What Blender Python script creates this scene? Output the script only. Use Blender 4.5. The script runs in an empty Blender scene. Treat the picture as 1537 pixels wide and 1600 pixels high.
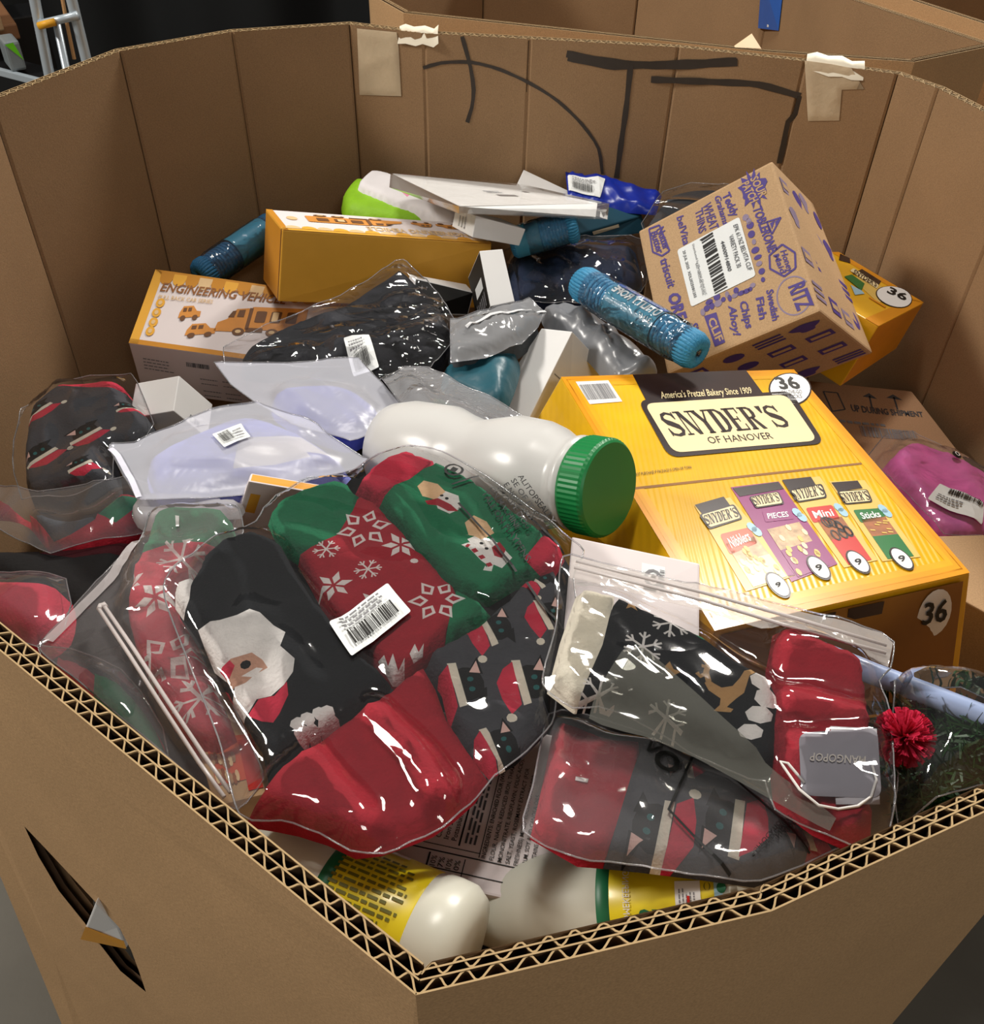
import bpy, bmesh, math, random
import numpy as np
from mathutils import Vector, Matrix
from mathutils.geometry import delaunay_2d_cdt, tessellate_polygon
PI = math.pi
SC = bpy.context.scene
COL = SC.collection
random.seed(7)

# ------------------------------------------------------------------ camera
cd = bpy.data.cameras.new('camera'); cam = bpy.data.objects.new('camera', cd); COL.objects.link(cam)
cd.sensor_fit = 'HORIZONTAL'; cd.sensor_width = 36.0; cd.lens = 36.0 * 1500.0 / 1537.0
cd.clip_start = 0.02; cd.clip_end = 60
cam.matrix_world = Matrix(((0.9996,-0.0281,0,0), (0.0192,0.6835,-0.7297,0), (0.0205,0.7294,0.6838,1.42), (0, 0, 0, 1)))
SC.camera = cam

# ------------------------------------------------------------------ light and exposure
w = bpy.data.worlds.new('hall_light'); SC.world = w; w.use_nodes = True
w.node_tree.nodes['Background'].inputs[0].default_value = (1.0, 0.955, 0.9, 1)
w.node_tree.nodes['Background'].inputs[1].default_value = 0.15
SC.view_settings.view_transform = 'Standard'; SC.view_settings.look = 'None'
SC.view_settings.exposure = 0.0; SC.view_settings.gamma = 1.0; SC.view_settings.use_curve_mapping = False
def area(name, loc, target, sx, sy, power, col=(1, 0.95, 0.88)):
    l = bpy.data.lights.new(name, 'AREA'); l.shape = 'RECTANGLE'; l.size = sx; l.size_y = sy; l.energy = power; l.color = col
    o = bpy.data.objects.new(name, l); COL.objects.link(o); o.location = loc
    o.rotation_euler = (Vector(target) - Vector(loc)).to_track_quat('-Z', 'Y').to_euler(); return o
# four high-bay lamps of the hall ceiling
area('ceiling_lamp', (1.45, 3.65, 3.45), (0.1, 0.8, 0.8), 0.8, 0.36, 135)
area('ceiling_lamp', (-3.2, 0.75, 3.0), (0, 0.6, 0.7), 0.9, 0.4, 92)
area('ceiling_lamp', (-0.4, 1.6, 4.6), (0, 0.9, 0.8), 0.9, 0.4, 70)
area('ceiling_lamp', (1.0, -2.2, 3.4), (0, 0.4, 0.7), 0.9, 0.4, 21)

# ------------------------------------------------------------------ materials
def lin(h):
    h = h.lstrip('#'); c = [int(h[i:i + 2], 16) / 255 for i in (0, 2, 4)]
    return tuple(x / 12.92 if x <= 0.04045 else ((x + 0.055) / 1.055) ** 2.4 for x in c)
MATS = {}
def mat(name, col, rough=0.6, var=0.06, scale=40, bump=0.0, bscale=200, spec=0.4, metal=0, coat=0, stretch=None, trans=0, sub=0):
    if name in MATS: return MATS[name]
    m = bpy.data.materials.new(name); m.use_nodes = True; nt = m.node_tree; b = nt.nodes['Principled BSDF']
    c = lin(col) if isinstance(col, str) else col
    b.inputs['Roughness'].default_value = rough; b.inputs['Specular IOR Level'].default_value = spec
    b.inputs['Metallic'].default_value = metal; b.inputs['Coat Weight'].default_value = coat; b.inputs['Coat Roughness'].default_value = 0.15
    tc = nt.nodes.new('ShaderNodeTexCoord')
    n = nt.nodes.new('ShaderNodeTexNoise'); n.inputs['Scale'].default_value = scale; n.inputs['Detail'].default_value = 5
    src = tc.outputs['Object']
    if stretch:
        mp = nt.nodes.new('ShaderNodeMapping'); mp.inputs['Scale'].default_value = stretch; nt.links.new(src, mp.inputs[0]); src = mp.outputs[0]
    nt.links.new(src, n.inputs['Vector'])
    mx = nt.nodes.new('ShaderNodeMix'); mx.data_type = 'RGBA'
    mx.inputs[6].default_value = (*[x * (1 - var * 2) for x in c], 1); mx.inputs[7].default_value = (*[min(1, x * (1 + var * 2)) for x in c], 1)
    nt.links.new(n.outputs['Fac'], mx.inputs[0]); nt.links.new(mx.outputs[2], b.inputs['Base Color'])
    if trans: b.inputs['Transmission Weight'].default_value = trans
    if sub:
        b.inputs['Subsurface Weight'].default_value = sub; b.inputs['Subsurface Radius'].default_value = (0.02, 0.02, 0.02); b.inputs['Subsurface Scale'].default_value = 0.5
    if bump:
        n2 = nt.nodes.new('ShaderNodeTexNoise'); n2.inputs['Scale'].default_value = bscale; n2.inputs['Detail'].default_value = 4
        nt.links.new(src, n2.inputs['Vector'])
        bp = nt.nodes.new('ShaderNodeBump'); bp.inputs['Strength'].default_value = bump; bp.inputs['Distance'].default_value = 0.002
        nt.links.new(n2.outputs['Fac'], bp.inputs['Height']); nt.links.new(bp.outputs[0], b.inputs['Normal'])
    MATS[name] = m; return m
def film_mat(name, haze=0.10, tint=(0.93, 0.94, 0.95), hazecol=(0.85, 0.85, 0.88), bump=0.5, bscale=28, rough=0.07, gloss=1.0, stretch=(1, 1, 1), ridged=False):
    """thin clear plastic: see-through, a little milky, glossy with creases"""
    if name in MATS: return MATS[name]
    m = bpy.data.materials.new(name); m.use_nodes = True; nt = m.node_tree; nt.nodes.clear()
    out = nt.nodes.new('ShaderNodeOutputMaterial')
    tr = nt.nodes.new('ShaderNodeBsdfTransparent'); tr.inputs[0].default_value = (*tint, 1)
    di = nt.nodes.new('ShaderNodeBsdfDiffuse'); di.inputs[0].default_value = (*hazecol, 1)
    gl = nt.nodes.new('ShaderNodeBsdfGlossy'); gl.inputs['Roughness'].default_value = rough; gl.inputs[0].default_value = (1, 1, 1, 1)
    m1 = nt.nodes.new('ShaderNodeMixShader'); m2 = nt.nodes.new('ShaderNodeMixShader')
    fr = nt.nodes.new('ShaderNodeFresnel'); fr.inputs['IOR'].default_value = 1.45
    tc = nt.nodes.new('ShaderNodeTexCoord'); mp = nt.nodes.new('ShaderNodeMapping'); mp.inputs['Scale'].default_value = stretch
    nt.links.new(tc.outputs['Object'], mp.inputs[0])
    n = nt.nodes.new('ShaderNodeTexNoise'); n.inputs['Scale'].default_value = bscale; n.inputs['Detail'].default_value = 3; n.inputs['Distortion'].default_value = 1.2
    if ridged:
        n.noise_type = 'RIDGED_MULTIFRACTAL'; n.inputs['Detail'].default_value = 2; n.inputs['Distortion'].default_value = 0.6; n.inputs['Offset'].default_value = 0.9
    nt.links.new(mp.outputs[0], n.inputs['Vector'])
    bp = nt.nodes.new('ShaderNodeBump'); bp.inputs['Strength'].default_value = bump; bp.inputs['Distance'].default_value = 0.012
    nt.links.new(n.outputs['Fac'], bp.inputs['Height'])
    for s in (gl, fr): nt.links.new(bp.outputs[0], s.inputs['Normal'])
    ml = nt.nodes.new('ShaderNodeMath'); ml.operation = 'MULTIPLY'; ml.inputs[1].default_value = gloss; ml.use_clamp = True
    nt.links.new(fr.outputs[0], ml.inputs[0])
    m1.inputs[0].default_value = haze
    nt.links.new(tr.outputs[0], m1.inputs[1]); nt.links.new(di.outputs[0], m1.inputs[2])
    nt.links.new(ml.outputs[0], m2.inputs[0]); nt.links.new(m1.outputs[0], m2.inputs[1]); nt.links.new(gl.outputs[0], m2.inputs[2])
    nt.links.new(m2.outputs[0], out.inputs[0])
    MATS[name] = m; return m
def kraft(name, col, ribs=True):
    """corrugated cardboard liner: fibres, faint washboard lines"""
    m = mat(name, col, rough=0.75, var=0.07, scale=9, bump=0.12, bscale=420, spec=0.22)
    nt = m.node_tree; b = nt.nodes['Principled BSDF']
    mx = [n for n in nt.nodes if n.type == 'MIX'][0]
    n3 = nt.nodes.new('ShaderNodeTexNoise'); n3.inputs['Scale'].default_value = 700; n3.inputs['Detail'].default_value = 2
    tc = [n for n in nt.nodes if n.type == 'TEX_COORD'][0]; nt.links.new(tc.outputs['Object'], n3.inputs['Vector'])
    m2 = nt.nodes.new('ShaderNodeMix'); m2.data_type = 'RGBA'; m2.blend_type = 'OVERLAY'; m2.inputs[0].default_value = 0.30
    nt.links.new(mx.outputs[2], m2.inputs[6]); nt.links.new(n3.outputs['Fac'], m2.inputs[7]); nt.links.new(m2.outputs[2], b.inputs['Base Color'])
    return m
K_WALL = kraft('kraft_wall', '#9b7c5b'); K_OUT = kraft('kraft_outer', '#ba966d'); K_EDGE = mat('kraft_edge', '#b2966c', 0.8, 0.1, 60); K_FLUTE_SHADE = mat('fluting_shade', '#4d3a27', 0.9, 0.1, 60)  # fluting sheets coloured dark to paint in the shade inside the cells
K_BOX = kraft('kraft_carton', '#bb9a74'); K_DARK = mat('kraft_core', '#5c4630', 0.9, 0.1, 60)
WHITE = mat('white_card', '#e9e8e6', 0.45, 0.02, 30); PAPER = mat('white_paper', '#e6e9e8', 0.5, 0.02, 60); BLACK = mat('black_print', '#15130f', 0.6, 0.05, 60)
GREYP = mat('grey_print', '#7e7d80', 0.6, 0.05, 60); ORANGE = mat('orange_card', '#e09b24', 0.42, 0.04, 30)

# ------------------------------------------------------------------ object helpers
def link(name, me, parent=None, mats=(), smooth=False):
    o = bpy.data.objects.new(name, me); COL.objects.link(o)
    for m in mats: me.materials.append(m)
    if smooth: me.polygons.foreach_set('use_smooth', [True] * len(me.polygons))
    if parent is not None:
        o.parent = parent; o.matrix_parent_inverse = Matrix.Identity(4)
        if parent.get('_loc') is None: pass
        o.location = -root_loc(parent)
    return o
def root_loc(p):
    v = Vector((0, 0, 0))
    while p is not None: v += p.location; p = p.parent
    return v
def mesh(name, verts, faces, parent=None, mats=(), mi=None, smooth=False):
    me = bpy.data.meshes.new(name); me.from_pydata([tuple(map(float, v)) for v in verts], [], [tuple(map(int, f)) for f in faces])
    o = link(name, me, parent, mats, smooth)
    if mi is not None: me.polygons.foreach_set('material_index', [int(i) for i in mi])
    me.update(); return o
def thing(name, label, cat, loc, group=None):
    o = bpy.data.objects.new(name, None); COL.objects.link(o); o.location = loc; o.empty_display_size = 0.05
    tag(o, label, cat, group); return o
def tag(o, label, cat, group=None):
    o['label'] = label; o['category'] = cat
    if group: o['group'] = group
    return o
def tris(o, n=0): return o

# ---- value noise
def hash2(i, j, seed):
    n = (i * 374761393 + j * 668265263 + seed * 1442695041) & 0x7fffffff
    n = ((n ^ (n >> 13)) * 1274126177) & 0x7fffffff
    return ((n ^ (n >> 16)) & 0xffff) / 65535.0
def vnoise(x, y, seed=0):
    x = np.asarray(x, float); y = np.asarray(y, float)
    i = np.floor(x).astype(np.int64); j = np.floor(y).astype(np.int64); fx = x - i; fy = y - j
    fx = fx * fx * (3 - 2 * fx); fy = fy * fy * (3 - 2 * fy)
    a = hash2(i, j, seed); b = hash2(i + 1, j, seed); c = hash2(i, j + 1, seed); d = hash2(i + 1, j + 1, seed)
    return (a * (1 - fx) + b * fx) * (1 - fy) + (c * (1 - fx) + d * fx) * fy
def ridge(x, y, seed=0, ang=0.0, fx=30, fy=12):
    c, s = math.cos(ang), math.sin(ang); u = x * c + y * s; v = -x * s + y * c
    w = vnoise(u * 14, v * 14, seed + 5) * 0.9
    return (1 - np.abs(2 * vnoise(u * fx + w, v * fy + w, seed) - 1)) ** 2

# ---- 2-D drawings: list of (points, triangles/polys) as vertex list + faces
def poly(pts): return [([tuple(p) for p in pts], None)]
def tri_poly(pts):
    t = tessellate_polygon([[Vector((p[0], p[1], 0)) for p in pts]])
    return [tuple(x) for x in t]
def rect(x0, y0, x1, y1): return [(x0, y0), (x1, y0), (x1, y1), (x0, y1)]
def disc(cx, cy, rx, ry=None, n=20, a0=0.0):
    ry = rx if ry is None else ry
    return [(cx + rx * math.cos(a0 + 2 * PI * k / n), cy + ry * math.sin(a0 + 2 * PI * k / n)) for k in range(n)]
def stroke(pts, wd):
    """thick polyline -> polygon"""
    L, R = [], []
    for k, p in enumerate(pts):
        a = pts[max(0, k - 1)]; b = pts[min(len(pts) - 1, k + 1)]
        dx, dy = b[0] - a[0], b[1] - a[1]; l = math.hypot(dx, dy) or 1
        wk = wd[k] if isinstance(wd, (list, tuple)) else wd
        L.append((p[0] - dy / l * wk / 2, p[1] + dx / l * wk / 2)); R.append((p[0] + dy / l * wk / 2, p[1] - dx / l * wk / 2))
    return L + R[::-1]
def ring(cx, cy, rx, ry, wd, n=28):
    return [[(cx + (rx + s * wd / 2) * math.cos(a), cy + (ry + s * wd / 2) * math.sin(a)) for (s, a) in
             ((1, 2 * PI * k / n), (1, 2 * PI * (k + 1) / n), (-1, 2 * PI * (k + 1) / n), (-1, 2 * PI * k / n))] for k in range(n)]
def rrect(pts, r=0.25, n=5):
    """rounded corners on a convex quad"""
    out = []
    N = len(pts)
    for k in range(N):
        p = Vector(pts[k]); a = Vector(pts[k - 1]); b = Vector(pts[(k + 1) % N])
        rr = r * min((a - p).length, (b - p).length)
        s = p + (a - p).normalized() * rr; e = p + (b - p).normalized() * rr
        for i in range(n + 1):
            t = i / n; q = s * (1 - t) ** 2 + p * 2 * t * (1 - t) + e * t * t; out.append((q.x, q.y))
    return out
_TXT = {}
def text2d(s, bold=0.0):
    """lettering as flat triangles, normalised to a box 1 wide and 1 high (cap height about 0.75)"""
    key = (s, bold)
    if key in _TXT: return _TXT[key]
    c = bpy.data.curves.new('t', 'FONT'); c.body = s; c.fill_mode = 'FRONT'; c.dimensions = '2D'; c.offset = bold; c.resolution_u = 2
    o = bpy.data.objects.new('t', c); COL.objects.link(o)
    dg = bpy.context.evaluated_depsgraph_get(); dg.update()
    me = bpy.data.meshes.new_from_object(o.evaluated_get(dg), depsgraph=dg)
    v = [(p.co.x, p.co.y) for p in me.vertices]; f = [tuple(p.vertices) for p in me.polygons]
    bpy.data.objects.remove(o); bpy.data.curves.remove(c); bpy.data.meshes.remove(me)
    xs = [p[0] for p in v] or [0, 1]; x0, x1 = min(xs), max(xs); cap = 0.73
    v = [((p[0] - x0) / max(1e-6, x1 - x0), p[1] / cap) for p in v]
    _TXT[key] = (v, f); return _TXT[key]
def glyph_serif(s):
    """condensed slab-serif capitals drawn stroke by stroke"""
    TH, TN = 0.24, 0.07
    G = {}
    arcS = [(0.78, 0.74), (0.70, 0.90), (0.45, 0.96), (0.2, 0.88), (0.13, 0.72), (0.25, 0.58), (0.5, 0.48), (0.74, 0.36), (0.82, 0.22), (0.72, 0.08), (0.45, 0.03), (0.2, 0.08), (0.1, 0.26)]
    G['S'] = [stroke(arcS, [0.06, .1, .1, .14, .2, .24, .25, .24, .2, .14, .1, .1, .06]), rect(0.76, 0.68, 0.83, 0.98), rect(0.06, 0.02, 0.13, 0.33)]
    ser = lambda x, y: rect(x - 0.17, y, x + 0.17, y + 0.06)
    G['N'] = [rect(0.15, 0, 0.22, 1), [(0.1, 1), (0.36, 1), (0.86, 0), (0.66, 0)], rect(0.79, 0, 0.86, 1), ser(0.18, 0), ser(0.14, .94), ser(0.82, .94)]
    G['Y'] = [[(0.05, 1), (0.31, 1), (0.6, 0.48), (0.38, 0.48)], [(0.78, 1), (0.87, 1), (0.58, 0.44), (0.48, 0.48)], rect(0.38, 0, 0.62, 0.5), ser(0.5, 0), ser(0.17, .94), ser(0.83, .94)]
    G['D'] = [rect(0.14, 0, 0.38, 1), stroke([(0.3, 0.97), (0.55, 0.95), (0.74, 0.8), (0.79, 0.5), (0.74, 0.2), (0.55, 0.05), (0.3, 0.03)], [.06, .1, .2, .25, .2, .1, .06]), rect(0.04, 0, 0.4, 0.06), rect(0.04, .94, 0.4, 1)]
    G['E'] = [rect(0.14, 0, 0.38, 1), rect(0.04, 0, 0.84, 0.07), rect(0.04, .93, 0.82, 1), rect(0.35, .47, 0.65, .53), rect(0.78, 0, 0.85, 0.28), rect(0.75, 0.74, 0.82, 1), rect(0.6, 0.38, 0.66, 0.62)]
    G['R'] = [rect(0.14, 0, 0.38, 1), stroke([(0.3, 0.97), (0.58, 0.95), (0.71, 0.86), (0.73, 0.73), (0.7, 0.6), (0.57, 0.52), (0.3, 0.5)], [.06, .1, .18, .22, .18, .1, .06]), [(0.42, 0.5), (0.6, 0.52), (0.92, 0), (0.68, 0)], ser(0.24, 0), rect(0.04, .94, 0.4, 1)]
    G["'"] = [[(0.2, 1), (0.5, 1), (0.4, 0.68), (0.3, 0.68)]]
    x = 0; out = []
    wd = {"'": 0.5}
    for ch in s:
        for pl in G[ch]: out.append([(x + p[0], p[1]) for p in pl])
        x += wd.get(ch, 0.92)
    return [[(p[0] / x, p[1]) for p in pl] for pl in out]

# ---- surfaces and flat print on them
def resample(face_pts, seg):
    return face_pts
class Print:
    """collects flat print (lettering, bars, drawings) for ONE surface and links it as one mesh"""
    def __init__(self, surf, lift=0.0004): self.surf, self.lift, self.v, self.f, self.mi, self.mats, self.lay = surf, lift, [], [], [], [], 0
    def _m(self, m):
        if m not in self.mats: self.mats.append(m)
        return self.mats.index(m)
    def tri(self, pts, faces, m, lay=0):
        b = len(self.v)
        for p in pts: self.v.append(self.surf(p[0], p[1], self.lift * (1 + lay)))
        i = self._m(m)
        for f in faces: self.f.append([b + k for k in f]); self.mi.append(i)
    def poly(self, pts, m, lay=0):
        """polygon, cut finely enough to follow a curved surface"""
        if getattr(self.surf, 'curved', 0):
            e = self.surf.curved
            pts2 = []
            for k in range(len(pts)):
                a, b = pts[k], pts[(k + 1) % len(pts)]; n = max(1, int(math.hypot(b[0] - a[0], b[1] - a[1]) / e))
                pts2 += [(a[0] + (b[0] - a[0]) * i / n, a[1] + (b[1] - a[1]) * i / n) for i in range(n)]
            pts2 = ccw(pts2); P2 = np.array(pts2); lo, hi = P2.min(0), P2.max(0)
            g = [(x, y) for x in np.arange(lo[0] + e / 2, hi[0], e) for y in np.arange(lo[1] + e / 2, hi[1], e)]
            g = [q for q in g if inside([q], pts2)[0]]
            vs, _, fs, _, _, _ = delaunay_2d_cdt([Vector(p) for p in pts2 + g], [], [list(range(len(pts2)))], 1, 1e-7)
            self.tri([(v.x, v.y) for v in vs], fs, m, lay)
        else:
            self.tri(pts, tri_poly(pts), m, lay)
    def text(self, s, q, m, bold=0.0, lay=1):
        """q: baseline start, baseline end, top of the first letter"""
        v, f = text2d(s, bold); self.aff(v, f, q, m, lay)
    def aff(self, v, f, q, m, lay=1):
        (ax, ay), (bx, by), (cx, cy) = q
        self.tri([(ax + (bx - ax) * p[0] + (cx - ax) * p[1], ay + (by - ay) * p[0] + (cy - ay) * p[1]) for p in v], f, m, lay)
    def draw(self, polys, q, m, lay=1):
        (ax, ay), (bx, by), (cx, cy) = q
        for pl in polys:
            self.poly([(ax + (bx - ax) * p[0] + (cx - ax) * p[1], ay + (by - ay) * p[0] + (cy - ay) * p[1]) for p in pl], m, lay)
    def bars(self, q, m, n=34, seed=1, lay=1):
        rnd = random.Random(seed); x = 0.0; polys = []
        ws = [(rnd.choice((1, 1, 2, 3)), rnd.choice((1, 1, 2))) for _ in range(n)]; tot = sum(a + b for a, b in ws)
        for a, b in ws: polys.append(rect(x / tot, 0, (x + a) / tot, 1)); x += a + b
        self.draw(polys, q, m, lay)
    def lines(self, q, m, n=5, seed=1, fill=0.55, lay=1, words=True):
        """small unreadable print: rows of word-long dashes"""
        rnd = random.Random(seed); polys = []
        for k in range(n):
            x = 0.0; end = rnd.uniform(0.75, 1.0)
            while x < end:
                l = rnd.uniform(0.05, 0.16); y = 1 - (k + 1) / n
                polys.append(rect(x, y, min(end, x + l), y + fill / n)); x += l + 0.03
        self.draw(polys, q, m, lay)
    def build(self, name, parent, label=None):
        o = mesh(name, self.v, self.f, parent, self.mats, self.mi)
        if label: o['label'] = label
        return o
def ccw(p):
    return list(p) if sum(p[k - 1][0] * p[k][1] - p[k][0] * p[k - 1][1] for k in range(len(p))) > 0 else list(p)[::-1]
def inside(pts, poly_):
    P = np.asarray(pts, float); V = np.asarray(poly_, float); x, y = P[:, 0], P[:, 1]; c = np.zeros(len(P), bool)
    j = len(V) - 1
    for i in range(len(V)):
        xi, yi, xj, yj = V[i, 0], V[i, 1], V[j, 0], V[j, 1]
        if yi != yj: c ^= ((yi > y) != (yj > y)) & (x < (xj - xi) * (y - yi) / (yj - yi) + xi)
        j = i
    return c
def edge_dist(pts, poly_):
    P = np.asarray(pts, float); V = np.asarray(poly_, float); d = np.full(len(P), 1e9)
    for i in range(len(V)):
        a, b = V[i - 1], V[i]; ab = b - a; t = np.clip(((P - a) @ ab) / max(1e-12, ab @ ab), 0, 1)
        d = np.minimum(d, np.hypot(*(P - a - t[:, None] * ab).T))
    return d
def smooth_loop(pts, step, sharp=False):
    P = [np.array(p, float) for p in ccw(pts)]; N = len(P); out = []
    for k in range(N):
        p0, p1, p2, p3 = P[k - 1], P[k], P[(k + 1) % N], P[(k + 2) % N]
        n = max(1, int(np.hypot(*(p2 - p1)) / step))
        for i in range(n):
            t = i / n
            if sharp: out.append(p1 + (p2 - p1) * t)
            else:
                m1 = (p2 - p0) * 0.35; m2 = (p3 - p1) * 0.35
                out.append((2 * t**3 - 3 * t**2 + 1) * p1 + (t**3 - 2 * t**2 + t) * m1 + (-2 * t**3 + 3 * t**2) * p2 + (t**3 - t**2) * m2)
    return [tuple(p) for p in out]

class Slab:
    """soft flat thing: an outline on a plane, rounded edges, creases; print cut into its surface"""
    def __init__(self, plane, outline, th, r, base=0.0, res=0.006, wr=None, sharp=False, fold=0.0):
        self.o, self.ex, self.ey = [np.array(v) for v in plane]; self.n = np.cross(self.ex, self.ey)
        self.out = smooth_loop(outline, res * 1.5, sharp); self.th, self.r, self.res, self.wr = th, r, res, wr; self.base = base if base > 0.01 or th < .004 else -0.8 * th
    def h(self, P):
        P = np.asarray(P, float).reshape(-1, 2); ins = inside(P, self.out); d = np.where(ins, edge_dist(P, self.out), 0)
        q = np.clip(d / self.r, 0, 1); g = np.sqrt(np.maximum(0, 1 - (1 - q) ** 2))
        h = self.base + self.th * g
        if self.wr is not None: h = h + self.wr(P[:, 0], P[:, 1]) * np.clip(d / (self.r * 0.8), 0, 1)
        return h
    def world(self, P, h): return self.o + np.outer(np.asarray(P)[:, 0], self.ex) + np.outer(np.asarray(P)[:, 1], self.ey) + np.outer(h, self.n)
    def surf(self, grid=None):
        def f(s, t, lift): return tuple(self.world([(s, t)], [self.h([(s, t)])[0] + lift])[0])
        f.curved = max(self.res, 0.006); return f
    def build(self, name, parent, mats, motifs=(), smooth=True):
        out = self.out; lo, hi = np.min(out, 0), np.max(out, 0); e = self.res; rnd = np.random.default_rng(3)
        gx, gy = np.meshgrid(np.arange(lo[0], hi[0], e), np.arange(lo[1], hi[1], e * 0.87)); gx = gx + (np.arange(gx.shape[0]) % 2)[:, None] * e / 2
        G = np.stack([gx.ravel(), gy.ravel()], 1) + rnd.uniform(-e * .12, e * .12, (gx.size, 2)); G = G[inside(G, out)]
        G = G[edge_dist(G, out) > e * 0.5]
        vs = [tuple(p) for p in out]; faces = [list(range(len(out)))]
        for (pl, mi) in motifs: pl = ccw(pl); b = len(vs); vs += [tuple(p) for p in pl]; faces.append(list(range(b, b + len(pl))))
        vs += [tuple(p) for p in G]
        V, _, Fc, _, _, OF = delaunay_2d_cdt([Vector(p) for p in vs], [], faces, 1, 1e-6)
        P = np.array([(v.x, v.y) for v in V]); h = self.h(P); W3 = self.world(P, h)
        Fs, mi = [], []
        for f, of in zip(Fc, OF):
            if 0 not in of: continue
            k = max(of); Fs.append(list(f)); mi.append(0 if k == 0 else motifs[k - 1][1])
        nb = len(W3); bot = self.world(np.array(out), np.full(len(out), self.base))
        idx = {}
        ring_ids = []
        for p in out:
            k = int(np.argmin((P[:, 0] - p[0]) ** 2 + (P[:, 1] - p[1]) ** 2)); ring_ids.append(k)
        Fs.append([nb + k for k in range(len(out))][::-1]); mi.append(0)
        o = mesh(name, np.vstack([W3, bot]), Fs, parent, mats, mi, smooth)
        if self.th > 0.004:      # close the hem with a narrow wall
            pass
        return o
def film(name, parent, plane, outline, slabs, m, gap=0.0015, res=0.005, wr=None, blur=4, sharp=False, lo_h=-0.004):
    """clear bag wall laid over the slabs of the same plane"""
    S = Slab(plane, outline, 0, 0.01, 0, res, None, sharp); out = S.out
    lo, hi = np.min(out, 0) - 0.02, np.max(out, 0) + 0.02; e = 0.004
    xs = np.arange(lo[0], hi[0], e); ys = np.arange(lo[1], hi[1], e); X, Y = np.meshgrid(xs, ys); P = np.stack([X.ravel(), Y.ravel()], 1)
    top = np.full(len(P), lo_h)
    for s in slabs: top = np.maximum(top, np.where(inside(P, s.out), s.h(P), lo_h))
    H = top.reshape(X.shape); A = np.pad(H, 1, mode='edge'); H = np.max([A[i:i + H.shape[0], j:j + H.shape[1]] for i in range(3) for j in range(3)], 0); T0 = H.copy()
    for _ in range(blur):
        A = np.pad(H, 1, mode='edge'); H = (A[:-2, 1:-1] + A[2:, 1:-1] + A[1:-1, :-2] + A[1:-1, 2:] + 2 * A[1:-1, 1:-1]) / 6; H = np.maximum(H, T0)
    if wr is not None: H = np.maximum(H + wr(X, Y), T0)
    H = H + gap
    def hf(Q):
        Q = np.asarray(Q, float).reshape(-1, 2); i = np.clip((Q[:, 0] - lo[0]) / e, 0, len(xs) - 1.001); j = np.clip((Q[:, 1] - lo[1]) / e, 0, len(ys) - 1.001)
        i0, j0 = i.astype(int), j.astype(int); a, b = i - i0, j - j0
        return (H[j0, i0] * (1 - a) + H[j0, i0 + 1] * a) * (1 - b) + (H[j0 + 1, i0] * (1 - a) + H[j0 + 1, i0 + 1] * a) * b
    S.h = hf
    lo2, hi2 = np.min(out, 0), np.max(out, 0)
    gx, gy = np.meshgrid(np.arange(lo2[0], hi2[0], res), np.arange(lo2[1], hi2[1], res)); G = np.stack([gx.ravel(), gy.ravel()], 1)
    G = G[inside(G, out)]; G = G[edge_dist(G, out) > res * .5] if len(G) else G
    V, _, Fc, _, _, _ = delaunay_2d_cdt([Vector(p) for p in out] + [Vector(p) for p in G], [], [list(range(len(out)))], 1, 1e-6)
    Q = np.array([(v.x, v.y) for v in V])
    o = mesh(name, S.world(Q, hf(Q)), Fc, parent, [m], None, True)
    S.obj = o
    if parent is None:      # welded seam round the bag
        P2 = np.array(smooth_loop(outline, res * 1.5, sharp)); v, f = tube(list(S.world(P2, hf(P2) + .0006)), .0006, 5, False, True); mesh('bag_seam', v, f, o, [film_mat('seam_film', .16, (.9, .9, .92), bump=0, rough=.1, gloss=1.3)], None, True)
    return S

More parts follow.
